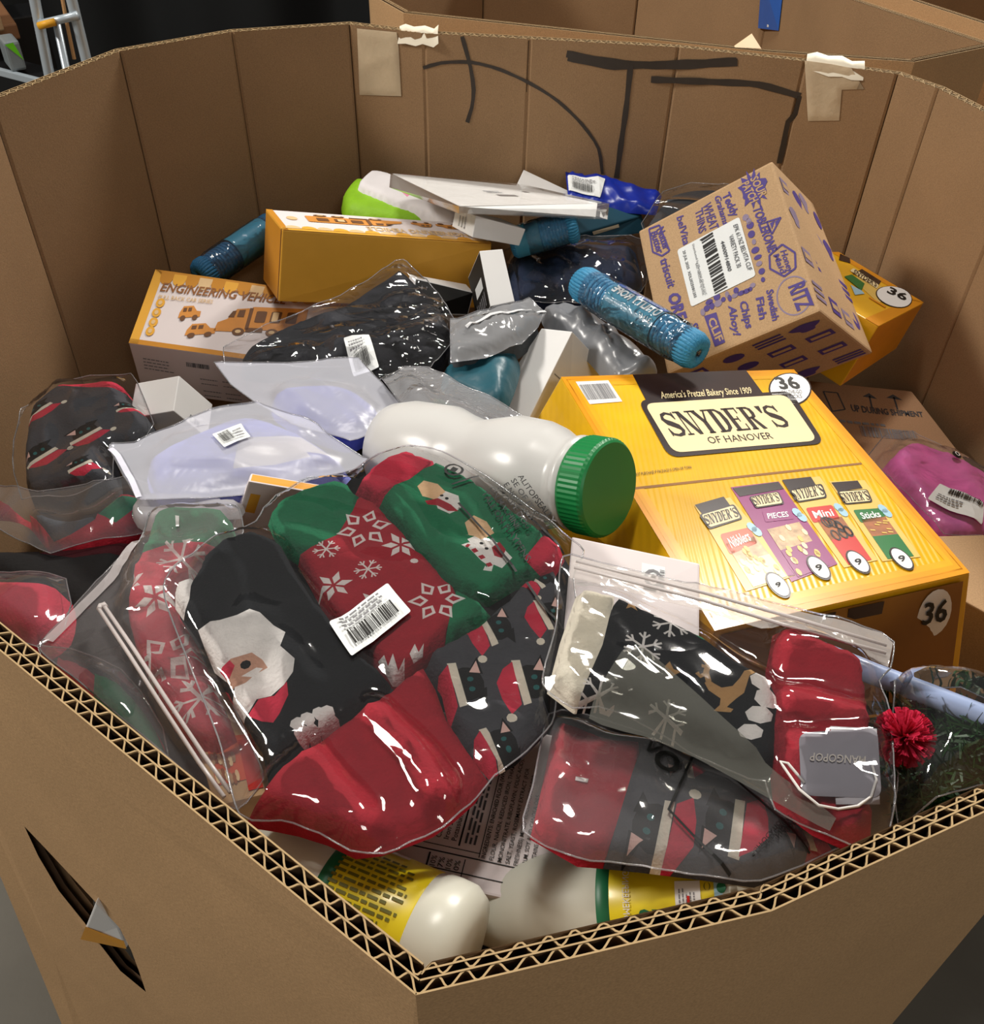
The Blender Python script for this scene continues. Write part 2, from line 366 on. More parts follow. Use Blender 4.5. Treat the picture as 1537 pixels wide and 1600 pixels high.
# ---- rigid cartons with six faces that can be printed on
FK = {'z+': ((-1,-1,1),(1,-1,1),(-1,1,1),(1,1,1)), 'z-': ((-1,-1,-1),(1,-1,-1),(-1,1,-1),(1,1,-1)), 'x+': ((1,-1,-1),(1,1,-1),(1,-1,1),(1,1,1)),
      'x-': ((-1,-1,-1),(-1,1,-1),(-1,-1,1),(-1,1,1)), 'y+': ((-1,1,-1),(1,1,-1),(-1,1,1),(1,1,1)), 'y-': ((-1,-1,-1),(1,-1,-1),(-1,-1,1),(1,-1,1))}
class Carton:
    def __init__(self, c): self.c = {k: np.array(v) for k, v in c.items()}; self.mid = sum(self.c.values()) / 8
    def pt(self, face, u, v):
        q = [self.c[k] for k in FK[face]]; return (1-u)*(1-v)*q[0] + u*(1-v)*q[1] + (1-u)*v*q[2] + u*v*q[3]
    def nrm(self, face):
        a, b, c = self.pt(face, .5, .5), self.pt(face, .6, .5), self.pt(face, .5, .6); n = np.cross(b - a, c - a); n /= np.linalg.norm(n)
        return n if n @ (a - self.mid) > 0 else -n
    def surf(self, face):
        n = self.nrm(face)
        def f(u, v, lift): return tuple(self.pt(face, u, v) + n * lift)
        return f
    def base(self): return tuple(min(self.c.values(), key=lambda v: v[2]))
    def build(self, name, parent, mats, facemat=None, bevel=0.0016, bulge=0.0):
        """body with slightly soft edges; facemat: {'z+': index}"""
        ks = list(self.c); v = [self.c[k] for k in ks]; fs, mi = [], []
        for fc, q in FK.items():
            f = [ks.index(q[0]), ks.index(q[1]), ks.index(q[3]), ks.index(q[2])]
            a, b, c = v[f[0]], v[f[1]], v[f[2]]
            if np.cross(b - a, c - b) @ (a - self.mid) < 0: f = f[::-1]
            fs.append(f); mi.append((facemat or {}).get(fc, 0))
        o = mesh(name, v, fs, parent, mats, mi)
        bm = bmesh.new(); bm.from_mesh(o.data)
        bmesh.ops.bevel(bm, geom=bm.edges[:], offset=bevel, segments=2, affect='EDGES', profile=0.6); bm.to_mesh(o.data); bm.free()
        return o
    def flap_lines(self, parent, face, m=None, axis=0):
        pr = Print(self.surf(face)); s = rect(0.0, 0.496, 1.0, 0.504) if axis == 0 else rect(0.496, 0, 0.504, 1)
        pr.poly(s, m or K_DARK); return pr.build('flap_seam', parent)
def tube(pts, r, seg=8, cap=True, closed=False):
    P = [np.array(p, float) for p in pts]; N = len(P); V, Fs = [], []
    up = np.array([0.13, 0.21, 1.0]); prev = None
    for k in range(N):
        if closed: t = P[(k + 1) % N] - P[k - 1]
        else: t = P[min(N - 1, k + 1)] - P[max(0, k - 1)]
        t = t / (np.linalg.norm(t) + 1e-12)
        a = np.cross(t, up if prev is None else prev) if prev is None else prev - t * (prev @ t)
        if np.linalg.norm(a) < 1e-6: a = np.cross(t, np.array([1, 0, 0]))
        a = a / np.linalg.norm(a); prev = a; b = np.cross(t, a); rk = r[k] if isinstance(r, (list, tuple)) else r
        for i in range(seg): an = 2 * PI * i / seg; V.append(P[k] + (a * math.cos(an) + b * math.sin(an)) * rk)
    for k in range(N if closed else N - 1):
        for i in range(seg):
            a, b = k * seg + i, k * seg + (i + 1) % seg; c, d = ((k + 1) % N) * seg + (i + 1) % seg, ((k + 1) % N) * seg + i; Fs.append([a, b, c, d])
    if cap and not closed: Fs.append(list(range(seg))[::-1]); Fs.append([(N - 1) * seg + i for i in range(seg)])
    return V, Fs
def join(*ms):
    V, Fs = [], []
    for v, f in ms:
        b = len(V); V += list(v); Fs += [[b + i for i in q] for q in f]
    return V, Fs
def frame_from(a, b, upv=(0, 0, 1)):
    a, b = np.array(a, float), np.array(b, float); x = (b - a) / np.linalg.norm(b - a); y = np.cross(np.array(upv, float), x); y /= np.linalg.norm(y); z = np.cross(x, y)
    return a, x, y, z, np.linalg.norm(b - a)
def lathe(fr, prof, seg=40, oval=1.0, ribs=None):
    """prof: list of (distance along axis, radius)"""
    o, x, y, z, L = fr; V, Fs = [], []
    for (d, r) in prof:
        for i in range(seg):
            an = 2 * PI * i / seg; rr = r * (1 + (ribs(d, an) if ribs else 0)); V.append(o + x * d + y * math.cos(an) * rr + z * math.sin(an) * rr * oval)
    for k in range(len(prof) - 1):
        for i in range(seg): j = (i + 1) % seg; Fs.append([k * seg + i, k * seg + j, (k + 1) * seg + j, (k + 1) * seg + i])
    Fs.append(list(range(seg))[::-1]); Fs.append([(len(prof) - 1) * seg + i for i in range(seg)])
    return V, Fs
def cyl_surf(fr, rad, oval=1.0):
    """surface coordinates on a lathe: (distance along the axis, angle in radians)"""
    o, x, y, z, L = fr
    def f(d, an, lift):
        r = (rad(d) if callable(rad) else rad) + lift; return tuple(o + x * d + y * math.cos(an) * r + z * math.sin(an) * r * oval)
    f.curved = 0.02; return f

# ================================================================== the hall
CONC = mat('concrete', '#625f57', 0.7, 0.14, 6, 0.25, 60); CURT = mat('black_curtain', '#0b0d0e', 0.85, 0.25, 3, 0.2, 40)
def struct(o): o['kind'] = 'structure'; return o
struct(mesh('floor', [(-6, -3, 0), (6, -3, 0), (6, 7, 0), (-6, 7, 0)], [[0, 1, 2, 3]], None, [CONC]))
def curtain(name, y, x0, x1, z1, seed):
    n = int((x1 - x0) / 0.02); V, Fs = [], []
    for k in range(n + 1):
        x = x0 + (x1 - x0) * k / n; d = 0.05 * math.sin(x * 9 + 1.3 * math.sin(x * 2.3 + seed)) + 0.02 * math.sin(x * 23 + seed)
        V += [(x, y + d, 0.0), (x, y + d * 1.2, z1)]
    for k in range(n): Fs.append([2 * k, 2 * k + 2, 2 * k + 3, 2 * k + 1])
    return mesh(name, V, Fs, None, [CURT], None, True)
struct(curtain('wall_back', 3.05, -5.5, 5.5, 2.3, 1))

# ================================================================== pallet boxes
RING = [(-0.0236,0.1663),(-0.38,0.4221),(-0.63,0.76),(-0.5861,1.1119),(-0.4922,1.2913),(-0.3686,1.3793),(-0.2167,1.426),(-0.111,1.3966),(0.0335,1.3849),(0.2322,1.3678),(0.3927,1.3258),(0.5019,1.2868),(0.5384,1.2399),(0.5969,1.0961),(0.72,0.7),(0.3214,0.294),(0.1256,0.2044)]
FLARE = (-0.085,-0.0636,-1)
def offset_ring(ring, d):
    out = []; N = len(ring)
    for k in range(N):
        a, b, c = Vector(ring[k - 1]), Vector(ring[k]), Vector(ring[(k + 1) % N])
        n1 = Vector((-(b - a).y, (b - a).x)).normalized(); n2 = Vector((-(c - b).y, (c - b).x)).normalized()
        m = (n1 + n2).normalized(); out.append(tuple(b + m * (d / max(0.4, m.dot(n1)))))
    return out
def pallet_box(label, ring, zt=1.0, flare=None, slit=None, T=0.012, loc=None, flutes=True):
    root = thing('pallet_box', label, 'box', (sum(p[0] for p in ring) / len(ring), sum(p[1] for p in ring) / len(ring), 0))
    rings = [offset_ring(ring, d) for d in (0.0, T * 0.5, T)]; N = len(ring)
    fl = flare or {}
    def bot(k, p): f = fl.get(k); return np.array([p[0] + (f[0] * zt if f else 0), p[1] + (f[1] * zt if f else 0), 0.0])
    for k in range(N):
        j = (k + 1) % N
        for li, rg in enumerate(rings):
            V, Fs = [], []
            a, b = rg[k], rg[j]; a1, b1 = np.array([a[0], a[1], zt]), np.array([b[0], b[1], zt]); a0, b0 = bot(k, a), bot(j, b)
            S = lambda u, v: (a1 * (1 - u) + b1 * u) * v + (a0 * (1 - u) + b0 * u) * (1 - v)
            L = np.linalg.norm(b1 - a1)
            nv = np.cross(b1 - a1, (0, 0, 1)); nv = nv / np.linalg.norm(nv)          # towards the inside
            if slit and k == slit[0]:
                pts = rect(0, 0, 1, 1) + ccw(slit[1]); pts += [(x, y) for x in np.linspace(.0, 1, 13) for y in np.linspace(0, 1, 17) if 0 < x < 1 and 0 < y < 1 and not inside([(x, y)], slit[1])[0]]; nh = 4 + len(slit[1]); vs, _, fs, _, _, of = delaunay_2d_cdt([Vector(p) for p in pts], [], [[0, 1, 2, 3], list(range(4, nh))], 1, 1e-7)
                V += [S(p.x, p.y) for p in vs]
                for f, g in zip(fs, of):
                    if 1 not in g: Fs.append(list(f))
                t0, t1 = 3, 2
            else:
                g = min(0.2, 0.0035 / L); us = [0, g, 1 - g, 1] if li == 0 else [0, 1]; M = 9
                for u in us:
                    for v in np.linspace(0, 1, M):
                        q = S(u, v)
                        if li == 0 and u in (0, 1): q = q - nv * 0.0022
                        V.append(q)
                for i in range(len(us) - 1):
                    for m in range(M - 1): Fs.append([i * M + m, i * M + m + 1, (i + 1) * M + m + 1, (i + 1) * M + m])
                t0, t1 = M - 1, len(us) * M - 1
            # paper thickness seen at the rim: a narrow lip on each liner
            d = nv * (-0.0008 if li < 2 else 0.0008); n0 = len(V); nf = len(Fs); V += [V[t0] + d, V[t1] + d]; Fs.append([t0, t1, n0 + 1, n0])
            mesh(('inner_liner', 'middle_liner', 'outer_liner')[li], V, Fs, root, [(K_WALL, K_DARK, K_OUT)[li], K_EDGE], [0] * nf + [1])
    if flutes:
        V, Fs, MI = [], [], []; lam = 0.0125; dep = 0.07
        for li in (0, 1):
            pa, pb = rings[li], rings[li + 1]; ph = 0.3 * li
            for k in range(N):
                j = (k + 1) % N; a = np.array(pa[k]); b = np.array(pa[j]); c = np.array(pb[k]); d = np.array(pb[j]); L = np.linalg.norm(b - a); n = max(2, int(L / lam)); st = 8
                bse = len(V)
                for i in range(n * st + 1):
                    u = i / (n * st); s = 0.5 + 0.44 * math.sin(2 * PI * (u * n + ph) + 0.35 * math.sin(u * n * 1.7)); p = (a * (1 - u) + b * u) * (1 - s) + (c * (1 - u) + d * u) * s
                    V += [(p[0], p[1], zt - 0.0006), (p[0], p[1], zt - 0.0022), (p[0], p[1], zt - dep)]
                for i in range(n * st): q = bse + 3 * i; Fs += [[q, q + 3, q + 4, q + 1], [q + 1, q + 4, q + 5, q + 2]]; MI += [0, 1]
                # the thin cut edge of the fluting paper
                nrm = c - a; nrm = nrm / np.linalg.norm(nrm) * 0.00035; e0 = len(V)
                for i in range(n * st + 1):
                    p = V[bse + 3 * i]; t2 = np.array(V[bse + 3 * min(i + 1, n * st)]) - np.array(V[bse + 3 * max(0, i - 1)]); t2 = t2[:2] / np.linalg.norm(t2[:2]); sd = np.array((-t2[1], t2[0])) * 0.00045
                    V += [(p[0] + sd[0], p[1] + sd[1], zt - .0004), (p[0] - sd[0], p[1] - sd[1], zt - .0004)]
                for i in range(n * st): q = e0 + 2 * i; Fs.append([q, q + 2, q + 3, q + 1]); MI.append(0)
        o = mesh('corrugated_core', V, Fs, root, [K_EDGE, K_FLUTE_SHADE], MI, True); o['kind'] = 'stuff'
    mesh('bottom_pad', [(p[0], p[1], 0.012) for p in rings[0]], [list(range(N))[::-1]], root, [K_WALL])
    return root
SLIT = [[(0.8202,0.7554),(0.8129,0.7166),(0.7881,0.6764),(0.7386,0.6485),(0.7189,0.6295),(0.6778,0.5984),(0.6157,0.5952),(0.6122,0.6361),(0.6119,0.6716),(0.6221,0.7024),(0.6737,0.7179),(0.7678,0.7434)]]
main_box = pallet_box('open brown octagonal pallet box holding the heap of mixed goods', RING, flare={1: FLARE}, slit=(0, SLIT[0]))
# black marker strokes and paper tape on the far wall
INK = mat('marker_ink', '#3a322b', 0.55, 0.1, 90)
def ribbon(pts, wd, parent, name, m, lift=0.0008):
    P = [np.array(p) for p in pts]; out = []
    Q = []
    for k in range(len(P) - 1):
        n = max(1, int(np.linalg.norm(P[k + 1] - P[k]) / 0.012)); p0, p1, p2, p3 = P[max(0, k - 1)], P[k], P[k + 1], P[min(len(P) - 1, k + 2)]
        for i in range(n):
            t = i / n; m1 = (p2 - p0) * .4; m2 = (p3 - p1) * .4
            Q.append((2*t**3-3*t**2+1)*p1 + (t**3-2*t**2+t)*m1 + (-2*t**3+3*t**2)*p2 + (t**3-t**2)*m2)
    Q.append(P[-1]); V, Fs = [], []
    for k, q in enumerate(Q):
        t = Q[min(k + 1, len(Q) - 1)] - Q[max(0, k - 1)]; t = t / np.linalg.norm(t); nn = np.array([-0.12, -0.99, 0]); s = np.cross(nn, t); s /= np.linalg.norm(s)
        w_ = wd * (1 + 0.12 * math.sin(k * 1.7)); V += [q + nn * lift + s * w_ / 2, q + nn * lift - s * w_ / 2]
    for k in range(len(Q) - 1): Fs.append([2 * k, 2 * k + 1, 2 * k + 3, 2 * k + 2])
    return mesh(name, V, Fs, parent, [m])
for pts, wd in (([(-0.0586,1.3923,0.9986),(-0.047,1.3914,0.9593),(-0.0424,1.391,0.9294),(-0.0449,1.3912,0.9045),(-0.0513,1.3918,0.8833)], .0055), ([(-0.1132,1.3972,0.9548),(-0.0871,1.3946,0.9631),(-0.0471,1.3914,0.9661),(-0.007,1.3882,0.9589),(0.038,1.3845,0.9417),(0.0768,1.3812,0.9204),(0.1135,1.378,0.8896),(0.1393,1.3758,0.8571),(0.1485,1.375,0.8195)], .0045),
                ([(0.0838,1.3806,0.9839),(0.1495,1.3749,0.9767),(0.2187,1.369,0.9755),(0.2762,1.3563,0.9837),(0.3096,1.3475,0.9899)], .009), ([(0.0859,1.3804,0.979),(0.1501,1.3749,0.9709),(0.2182,1.369,0.9788),(0.2677,1.3585,0.9852),(0.3076,1.348,0.9921)], .008), ([(0.1715,1.373,0.9738),(0.1721,1.373,0.9155),(0.1706,1.3731,0.8656),(0.1696,1.3732,0.8151)], .0075),
                ([(0.2013,1.3704,0.957),(0.2883,1.3531,0.9619),(0.3415,1.3392,0.9648),(0.3963,1.3248,0.9564)], .0085), ([(0.3963,1.3248,0.9564),(0.3959,1.3249,0.9327),(0.3885,1.3268,0.9214),(0.3894,1.3266,0.8907),(0.3893,1.3266,0.8635)], .0075)):
    ribbon(pts, wd, main_box, 'marker_stroke', INK)
TAPE = mat('paper_tape', '#cdb898', 0.55, 0.05, 50, 0.3, 160)
def tape(plane, outl, fold, seed):
    s = Slab(plane, outl, 0.0012, 0.002, 0.001, 0.006, lambda x, y: 0.0016 * ridge(x, y, seed, 0.3, 40, 20), sharp=True); o = s.build('paper_tape', main_box, [TAPE])
    V, Fs = fold; mesh('tape_fold', V, Fs, o, [mat('tape_back', '#e6dcc6', 0.5, 0.04, 60)], None, True)
def crumple(pts_in, rows=4, seed=0, out=(0, 0.02, 0.0)):
    """strip of tape end folded over the rim"""
    rnd = random.Random(seed); n = len(pts_in); V, Fs = [], []
    for r in range(rows):
        t = r / (rows - 1)
        for p in pts_in: V.append((p[0] + rnd.uniform(-.002, .002), p[1] - 0.004 + 0.022 * t + rnd.uniform(-.002, .002), p[2] + 0.013 * math.sin(PI * min(1, t * 1.0)) - 0.012 * (1 - t) + rnd.uniform(-.0015, .0015)))
    for r in range(rows - 1):
        for i in range(n - 1): Fs.append([r * n + i, r * n + i + 1, (r + 1) * n + i + 1, (r + 1) * n + i])
    return V, Fs
tape(((-0.2167,1.426,1),(0.9633,-0.2686,0),(0,0,1)), [(0.0121,-0.0037),(0.0706,-0.0025),(0.0724,-0.023),(0.0732,-0.0877),(0.0087,-0.0938)], crumple([(-0.147,1.4066,0.9944),(-0.1361,1.4036,0.9973),(-0.1236,1.4001,0.9962),(-0.111,1.3966,0.9992),(-0.0988,1.3956,0.9965),(-0.0918,1.395,1.0002)], 4, 1), 3)
tape(((0.3927,1.3258,1),(0.942,-0.3357,0),(0,0,1)), [(-0.0012,0.0014),(0.034,0.0014),(0.0586,0),(0.0811,-0.0232),(0.0539,-0.028),(0.0608,-0.0669),(0.0212,-0.0739)], crumple([(0.3947,1.325,0.9979),(0.4054,1.3212,1.0018),(0.4216,1.3155,0.9986),(0.4384,1.3095,1.0018),(0.45,1.3053,0.9979),(0.4626,1.3008,0.999)], 4, 2), 8)

# ================================================================== printed cartons
YEL = mat('yellow_card', '#eab320', 0.36, 0.10, 14, 0.05, 300, spec=0.5, coat=0.25); YELO = mat('orange_yellow_card', '#d98f1c', 0.4, 0.12, 16)
BROWNK = mat('dark_brown_print', '#2a1a18', 0.24, 0.05, 40); CREAM = mat('cream_print', '#f2dfae', 0.24, 0.04, 30); TANP = mat('tan_print', '#e0bd62', 0.24, 0.06, 40)
REDP = mat('red_print', '#c92a20', 0.24, 0.05, 40); GREENP = mat('green_print', '#1f7034', 0.24, 0.05, 40); PURP = mat('magenta_print', '#8d2f6e', 0.24, 0.08, 40); CORAL = mat('coral_print', '#e0613f', 0.24, 0.05, 40)
PRETZ = mat('pretzel_print', '#9a5418', 0.5, 0.35, 120); LIGHTBLUE = mat('light_blue_print', '#9fc6d8', 0.24, 0.05, 40); MIXP = mat('mixed_print', '#c9a27a', 0.24, 0.4, 150)

# ---- big pretzel carton
c = Carton({(-1,-1,-1):(0.1526,0.4525,0.7473),(-1,-1,1):(0.1666,0.4602,0.8747),(-1,1,-1):(0.0176,0.8197,0.7214),(-1,1,1):(0.0681,0.8322,0.8367),(1,-1,-1):(0.418,0.5134,0.7116),(1,-1,1):(0.394,0.5492,0.852),(1,1,-1):(0.2983,0.8813,0.6865),(1,1,1):(0.329,0.8883,0.8161)})
big = thing('snack_carton', 'large yellow pretzel carton lying tilted beside the green lidded jar', 'carton', c.base())
YF = mat('yellow_front', '#e9b11c', 0.20, 0.14, 16, 0.0, 300, spec=0.45)
nt = YF.node_tree; b_ = nt.nodes['Principled BSDF']; wv = nt.nodes.new('ShaderNodeTexWave'); wv.inputs['Scale'].default_value = 60; wv.bands_direction = 'X'
tc_ = [n for n in nt.nodes if n.type == 'TEX_COORD'][0]; nt.links.new(tc_.outputs['Object'], wv.inputs['Vector'])
bp_ = nt.nodes.new('ShaderNodeBump'); bp_.inputs['Strength'].default_value = 0.12; bp_.inputs['Distance'].default_value = 0.001; nt.links.new(wv.outputs['Fac'], bp_.inputs['Height']); nt.links.new(bp_.outputs[0], b_.inputs['Normal'])
c.build('carton_body', big, [YF, YELO], {'y-': 0})
pr = Print(c.surf('z+'), 0.0003)
for k, (d, col) in enumerate(((0.0, '#df9418'), (0.015, '#e39d1a'), (0.035, '#e8a91c'))):
    m = mat('orange_margin_%d' % k, col, 0.22, 0.1, 30)
    w_ = (0.02, 0.02, 0.02)[k]
    for r_ in (rect(d, d, 1 - d, d + w_), rect(d, 1 - d - w_, 1 - d, 1 - d), rect(1 - d - w_, d + w_, 1 - d, 1 - d - w_), rect(d, d + w_, d + w_, 1 - d - w_)): pr.poly(r_, m)
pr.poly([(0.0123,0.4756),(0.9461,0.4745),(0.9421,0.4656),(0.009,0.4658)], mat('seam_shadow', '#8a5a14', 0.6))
pr.poly([(0.2955,0.998),(0.7871,1.0035),(0.7772,0.8286),(0.2761,0.8348)], BROWNK, 1)
pr.poly(rrect([(0.2457,0.8573),(0.9042,0.8655),(0.8624,0.577),(0.2179,0.5776)], 0.16), BROWNK, 2)
pr.poly(rrect([(0.2609,0.8358),(0.8715,0.8447),(0.8426,0.5923),(0.2459,0.5949)], 0.16), CREAM, 3)
pr.draw(glyph_serif("SNYDER'S"), [(0.2823,0.6662),(0.7831,0.6717),(0.2806,0.7842)], BROWNK, 4)
pr.text('OF HANOVER', [(0.4061,0.6208),(0.6718,0.6196),(0.4108,0.6544)], BROWNK, 0.0, 4)
pr.text("America's Pretzel Bakery Since 1909", [(0.344,0.8579),(0.7329,0.8615),(0.3562,0.896)], CREAM, 0.01, 3)
pr.poly([(0.0463,0.9694),(0.1806,0.9702),(0.1815,0.8546),(0.0472,0.8499)], WHITE, 1); pr.bars([(0.049,0.8697),(0.1695,0.8723),(0.0511,0.9516)], GREYP, 30, 3, 2)
C36 = [(0.9108,0.8807),(0.9961,0.8752),(0.965,0.9703),(0.8858,0.9098),(0.9761,0.9124),(0.89,0.9455),(0.8529,0.8421),(0.9313,0.8405),(0.8656,0.8719)]
def oval(cen, ex_, ey_, s, n=28): return [(cen[0] + (ex_[0] - cen[0]) * s * math.cos(a) + (ey_[0] - cen[0]) * s * math.sin(a), cen[1] + (ex_[1] - cen[1]) * s * math.cos(a) + (ey_[1] - cen[1]) * s * math.sin(a)) for a in [2 * PI * k / n for k in range(n)]]
pr.poly(oval(C36[0], C36[1], C36[2], 1.08), BROWNK, 1); pr.poly(oval(C36[0], C36[1], C36[2], 1.0), WHITE, 2)
pr.text('36', [(0.8674,0.8796),(0.9602,0.8775),(0.8781,0.9543)], BLACK, 0.03, 3)
pr.text('ON-THE-GO', [(0.8547,0.8496),(0.9442,0.8473),(0.8629,0.8721)], GREYP, 0.0, 3); pr.text('PACKS', [(0.866,0.8223),(0.9279,0.8216),(0.8742,0.8445)], GREYP, 0.0, 3)
pr.text('DO NOT PURCHASE IF PACKAGE IS OPEN OR TORN', [(0.03,0.5152),(0.274,0.5235),(0.0348,0.5279)], BROWNK, 0.0, 2)
for (q, top, logo, tx, col, pic, word, picq, num, extra) in (
    ([(0.1945,0.3824),(0.3419,0.3939),(0.38,0.1007),(0.1777,0.0836)], [(0.1968,0.3821),(0.3203,0.3992),(0.3217,0.3606),(0.2023,0.3419)], [(0.1865,0.344),(0.338,0.366),(0.3333,0.3091),(0.1885,0.289)], [(0.1884,0.3031),(0.3244,0.3178),(0.197,0.3378)], TANP, CORAL, 'Nibblers', [(0.2159,0.2688),(0.3354,0.2773),(0.3255,0.2201),(0.2044,0.1984)], [(0.2822,0.0737),(0.3036,0.0762),(0.286,0.0874)], TANP),
    ([(0.3706,0.4325),(0.5652,0.4329),(0.552,0.1108),(0.3497,0.0848)], [(0.3743,0.4267),(0.561,0.4307),(0.5626,0.3999),(0.3785,0.3917)], [(0.4096,0.385),(0.5338,0.3928),(0.522,0.341),(0.4051,0.3391)], [(0.4071,0.349),(0.5126,0.3528),(0.4172,0.3814)], PURP, PURP, 'PIECES', [(0.4216,0.3266),(0.5215,0.3229),(0.5169,0.2827),(0.405,0.2866)], [(0.4576,0.0982),(0.4845,0.1002),(0.4633,0.1169)], MIXP),
    ([(0.5816,0.4337),(0.7368,0.4341),(0.7046,0.0982),(0.5642,0.0953)], [(0.581,0.4366),(0.7004,0.4359),(0.6938,0.391),(0.5763,0.3899)], [(0.5739,0.3902),(0.7206,0.4016),(0.6999,0.343),(0.5728,0.3392)], [(0.564,0.3484),(0.6979,0.3543),(0.5805,0.3921)], TANP, REDP, 'Mini', [(0.5891,0.3159),(0.6958,0.3139),(0.6853,0.2577),(0.5761,0.2589)], [(0.6101,0.0918),(0.6378,0.0938),(0.6144,0.1115)], PRETZ),
    ([(0.758,0.4082),(0.8986,0.3954),(0.8682,0.0812),(0.7169,0.0914)], [(0.7614,0.402),(0.8691,0.3964),(0.8641,0.3622),(0.7581,0.3626)], [(0.7533,0.3633),(0.8773,0.3547),(0.8584,0.3011),(0.7438,0.3069)], [(0.74,0.3156),(0.8547,0.3099),(0.7527,0.3522)], TANP, GREENP, 'Sticks', [(0.7595,0.2832),(0.8693,0.2748),(0.8572,0.2285),(0.7497,0.2323)], [(0.7731,0.0746),(0.8016,0.0765),(0.7784,0.0947)], PRETZ)):
    pr.poly(q, col, 1); pr.poly(top, BROWNK, 2); pr.poly(rrect(logo, 0.2), BROWNK, 3)
    cx = sum(p[0] for p in logo) / 4; cy = sum(p[1] for p in logo) / 4
    pr.poly(rrect([(cx + (p[0] - cx) * 0.9, cy + (p[1] - cy) * 0.84) for p in logo], 0.2), CREAM, 4); pr.draw(glyph_serif("SNYDER'S"), tx, BROWNK, 5)
    pr.poly(rrect(picq, 0.15), pic, 2)
    a, b2, c2_, d2 = picq; mid = ((a[0] + d2[0]) / 2 + 0.004, (a[1] + d2[1]) / 2)
    pr.text(word, (( (a[0]*.25+d2[0]*.75)+ (b2[0]-a[0])*.14, (a[1]*.25+d2[1]*.75)+(b2[1]-a[1])*.14), ((b2[0]*.25+c2_[0]*.75)-(b2[0]-a[0])*.14, (b2[1]*.25+c2_[1]*.75)-(b2[1]-a[1])*.14), ((a[0]*.75+d2[0]*.25)+(b2[0]-a[0])*.14, (a[1]*.75+d2[1]*.25)+(b2[1]-a[1])*.14)), WHITE, 0.02, 3)
    # picture of the snack and the coloured foot of the packet
    L0 = lambda t, s_: (q[0][0] + (q[3][0] - q[0][0]) * t + ((q[1][0] - q[0][0]) * (1 - t) + (q[2][0] - q[3][0]) * t) * s_, q[0][1] + (q[3][1] - q[0][1]) * t + ((q[1][1] - q[0][1]) * (1 - t) + (q[2][1] - q[3][1]) * t) * s_)
    pr.poly([L0(.50, .16), L0(.50, .84), L0(.72, .84), L0(.72, .16)], extra if extra is not TANP else MIXP, 2)
    pr.poly([L0(.72, .16), L0(.72, .84), L0(.985, .84), L0(.985, .16)], pic if pic is not CORAL else CREAM, 2)
    rnd = random.Random(word)
    if pic in (REDP, GREENP):
        for k in range(9):
            t, s_ = rnd.uniform(.53, .69), rnd.uniform(.22, .78); p0 = L0(t, s_)
            for rg in ring(p0[0], p0[1], .012, .018, .006, 10) if pic is REDP else [[L0(t, s_ - .06), L0(t + .01, s_ + .06), L0(t + .025, s_ + .06), L0(t + .015, s_ - .06)]]: pr.poly(rg, BROWNK if pic is REDP else TANP, 3)
    else:
        for k in range(16):
            t, s_ = rnd.uniform(.52, .95), rnd.uniform(.18, .82); p0 = L0(t, s_); pr.poly(disc(p0[0], p0[1], .009, .012, 8), CREAM if k % 2 else TANP, 3)
    for k_, (t, s_) in enumerate(((.40, .92), (.46, .95))):
        p0 = L0(t, s_); pr.poly(disc(p0[0], p0[1], .016, .018, 10), LIGHTBLUE, 3)
    n0, n1, n2 = num; ex_ = (n0[0] + (n1[0] - n0[0]) * .5, n0[1] + (n1[1] - n0[1]) * .5); up = ((n2[0] - n0[0]) * .5, (n2[1] - n0[1]) * .5); cen = (ex_[0] + up[0], ex_[1] + up[1])
    pr.poly(oval(cen, (cen[0] + .034, cen[1]), (cen[0], cen[1] + .042), 1), BROWNK, 4); pr.poly(oval(cen, (cen[0] + .029, cen[1]), (cen[0], cen[1] + .036), 1), WHITE, 5); pr.text('9', num, BLACK, 0.02, 6)
pr.build('front_print', big)
pr = Print(c.surf('x-'), 0.0004); pr.poly([(0.8541,0.7367),(0.8131,0.8741),(0.7541,0.8556),(0.8255,0.7437)], BROWNK); pr.build('side_print', big)
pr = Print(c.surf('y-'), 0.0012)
pr.poly(rect(.03, .04, .97, .96), mat('shaded_gold_print', '#8a5a1a', .45, .1, 30)); pr.poly(rect(.03, .04, .97, .5), BROWNK); pr.poly(rect(.30, .55, .45, .95), BROWNK, 1); pr.poly(rect(.50, .55, .64, .95), BROWNK, 1); pr.poly(rect(.30, .1, .45, .5), REDP, 1); pr.poly(disc(.86, .78, .07, .17), WHITE, 1); pr.text('36', ((.81, .72), (.91, .72), (.81, .88)), BLACK, .02, 2)  # gold base darkened and lower half browned to paint in this side's shade
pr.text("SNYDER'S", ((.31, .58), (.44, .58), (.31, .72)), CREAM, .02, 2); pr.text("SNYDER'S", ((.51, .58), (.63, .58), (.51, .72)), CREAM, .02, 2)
pr.build('bottom_print', big)

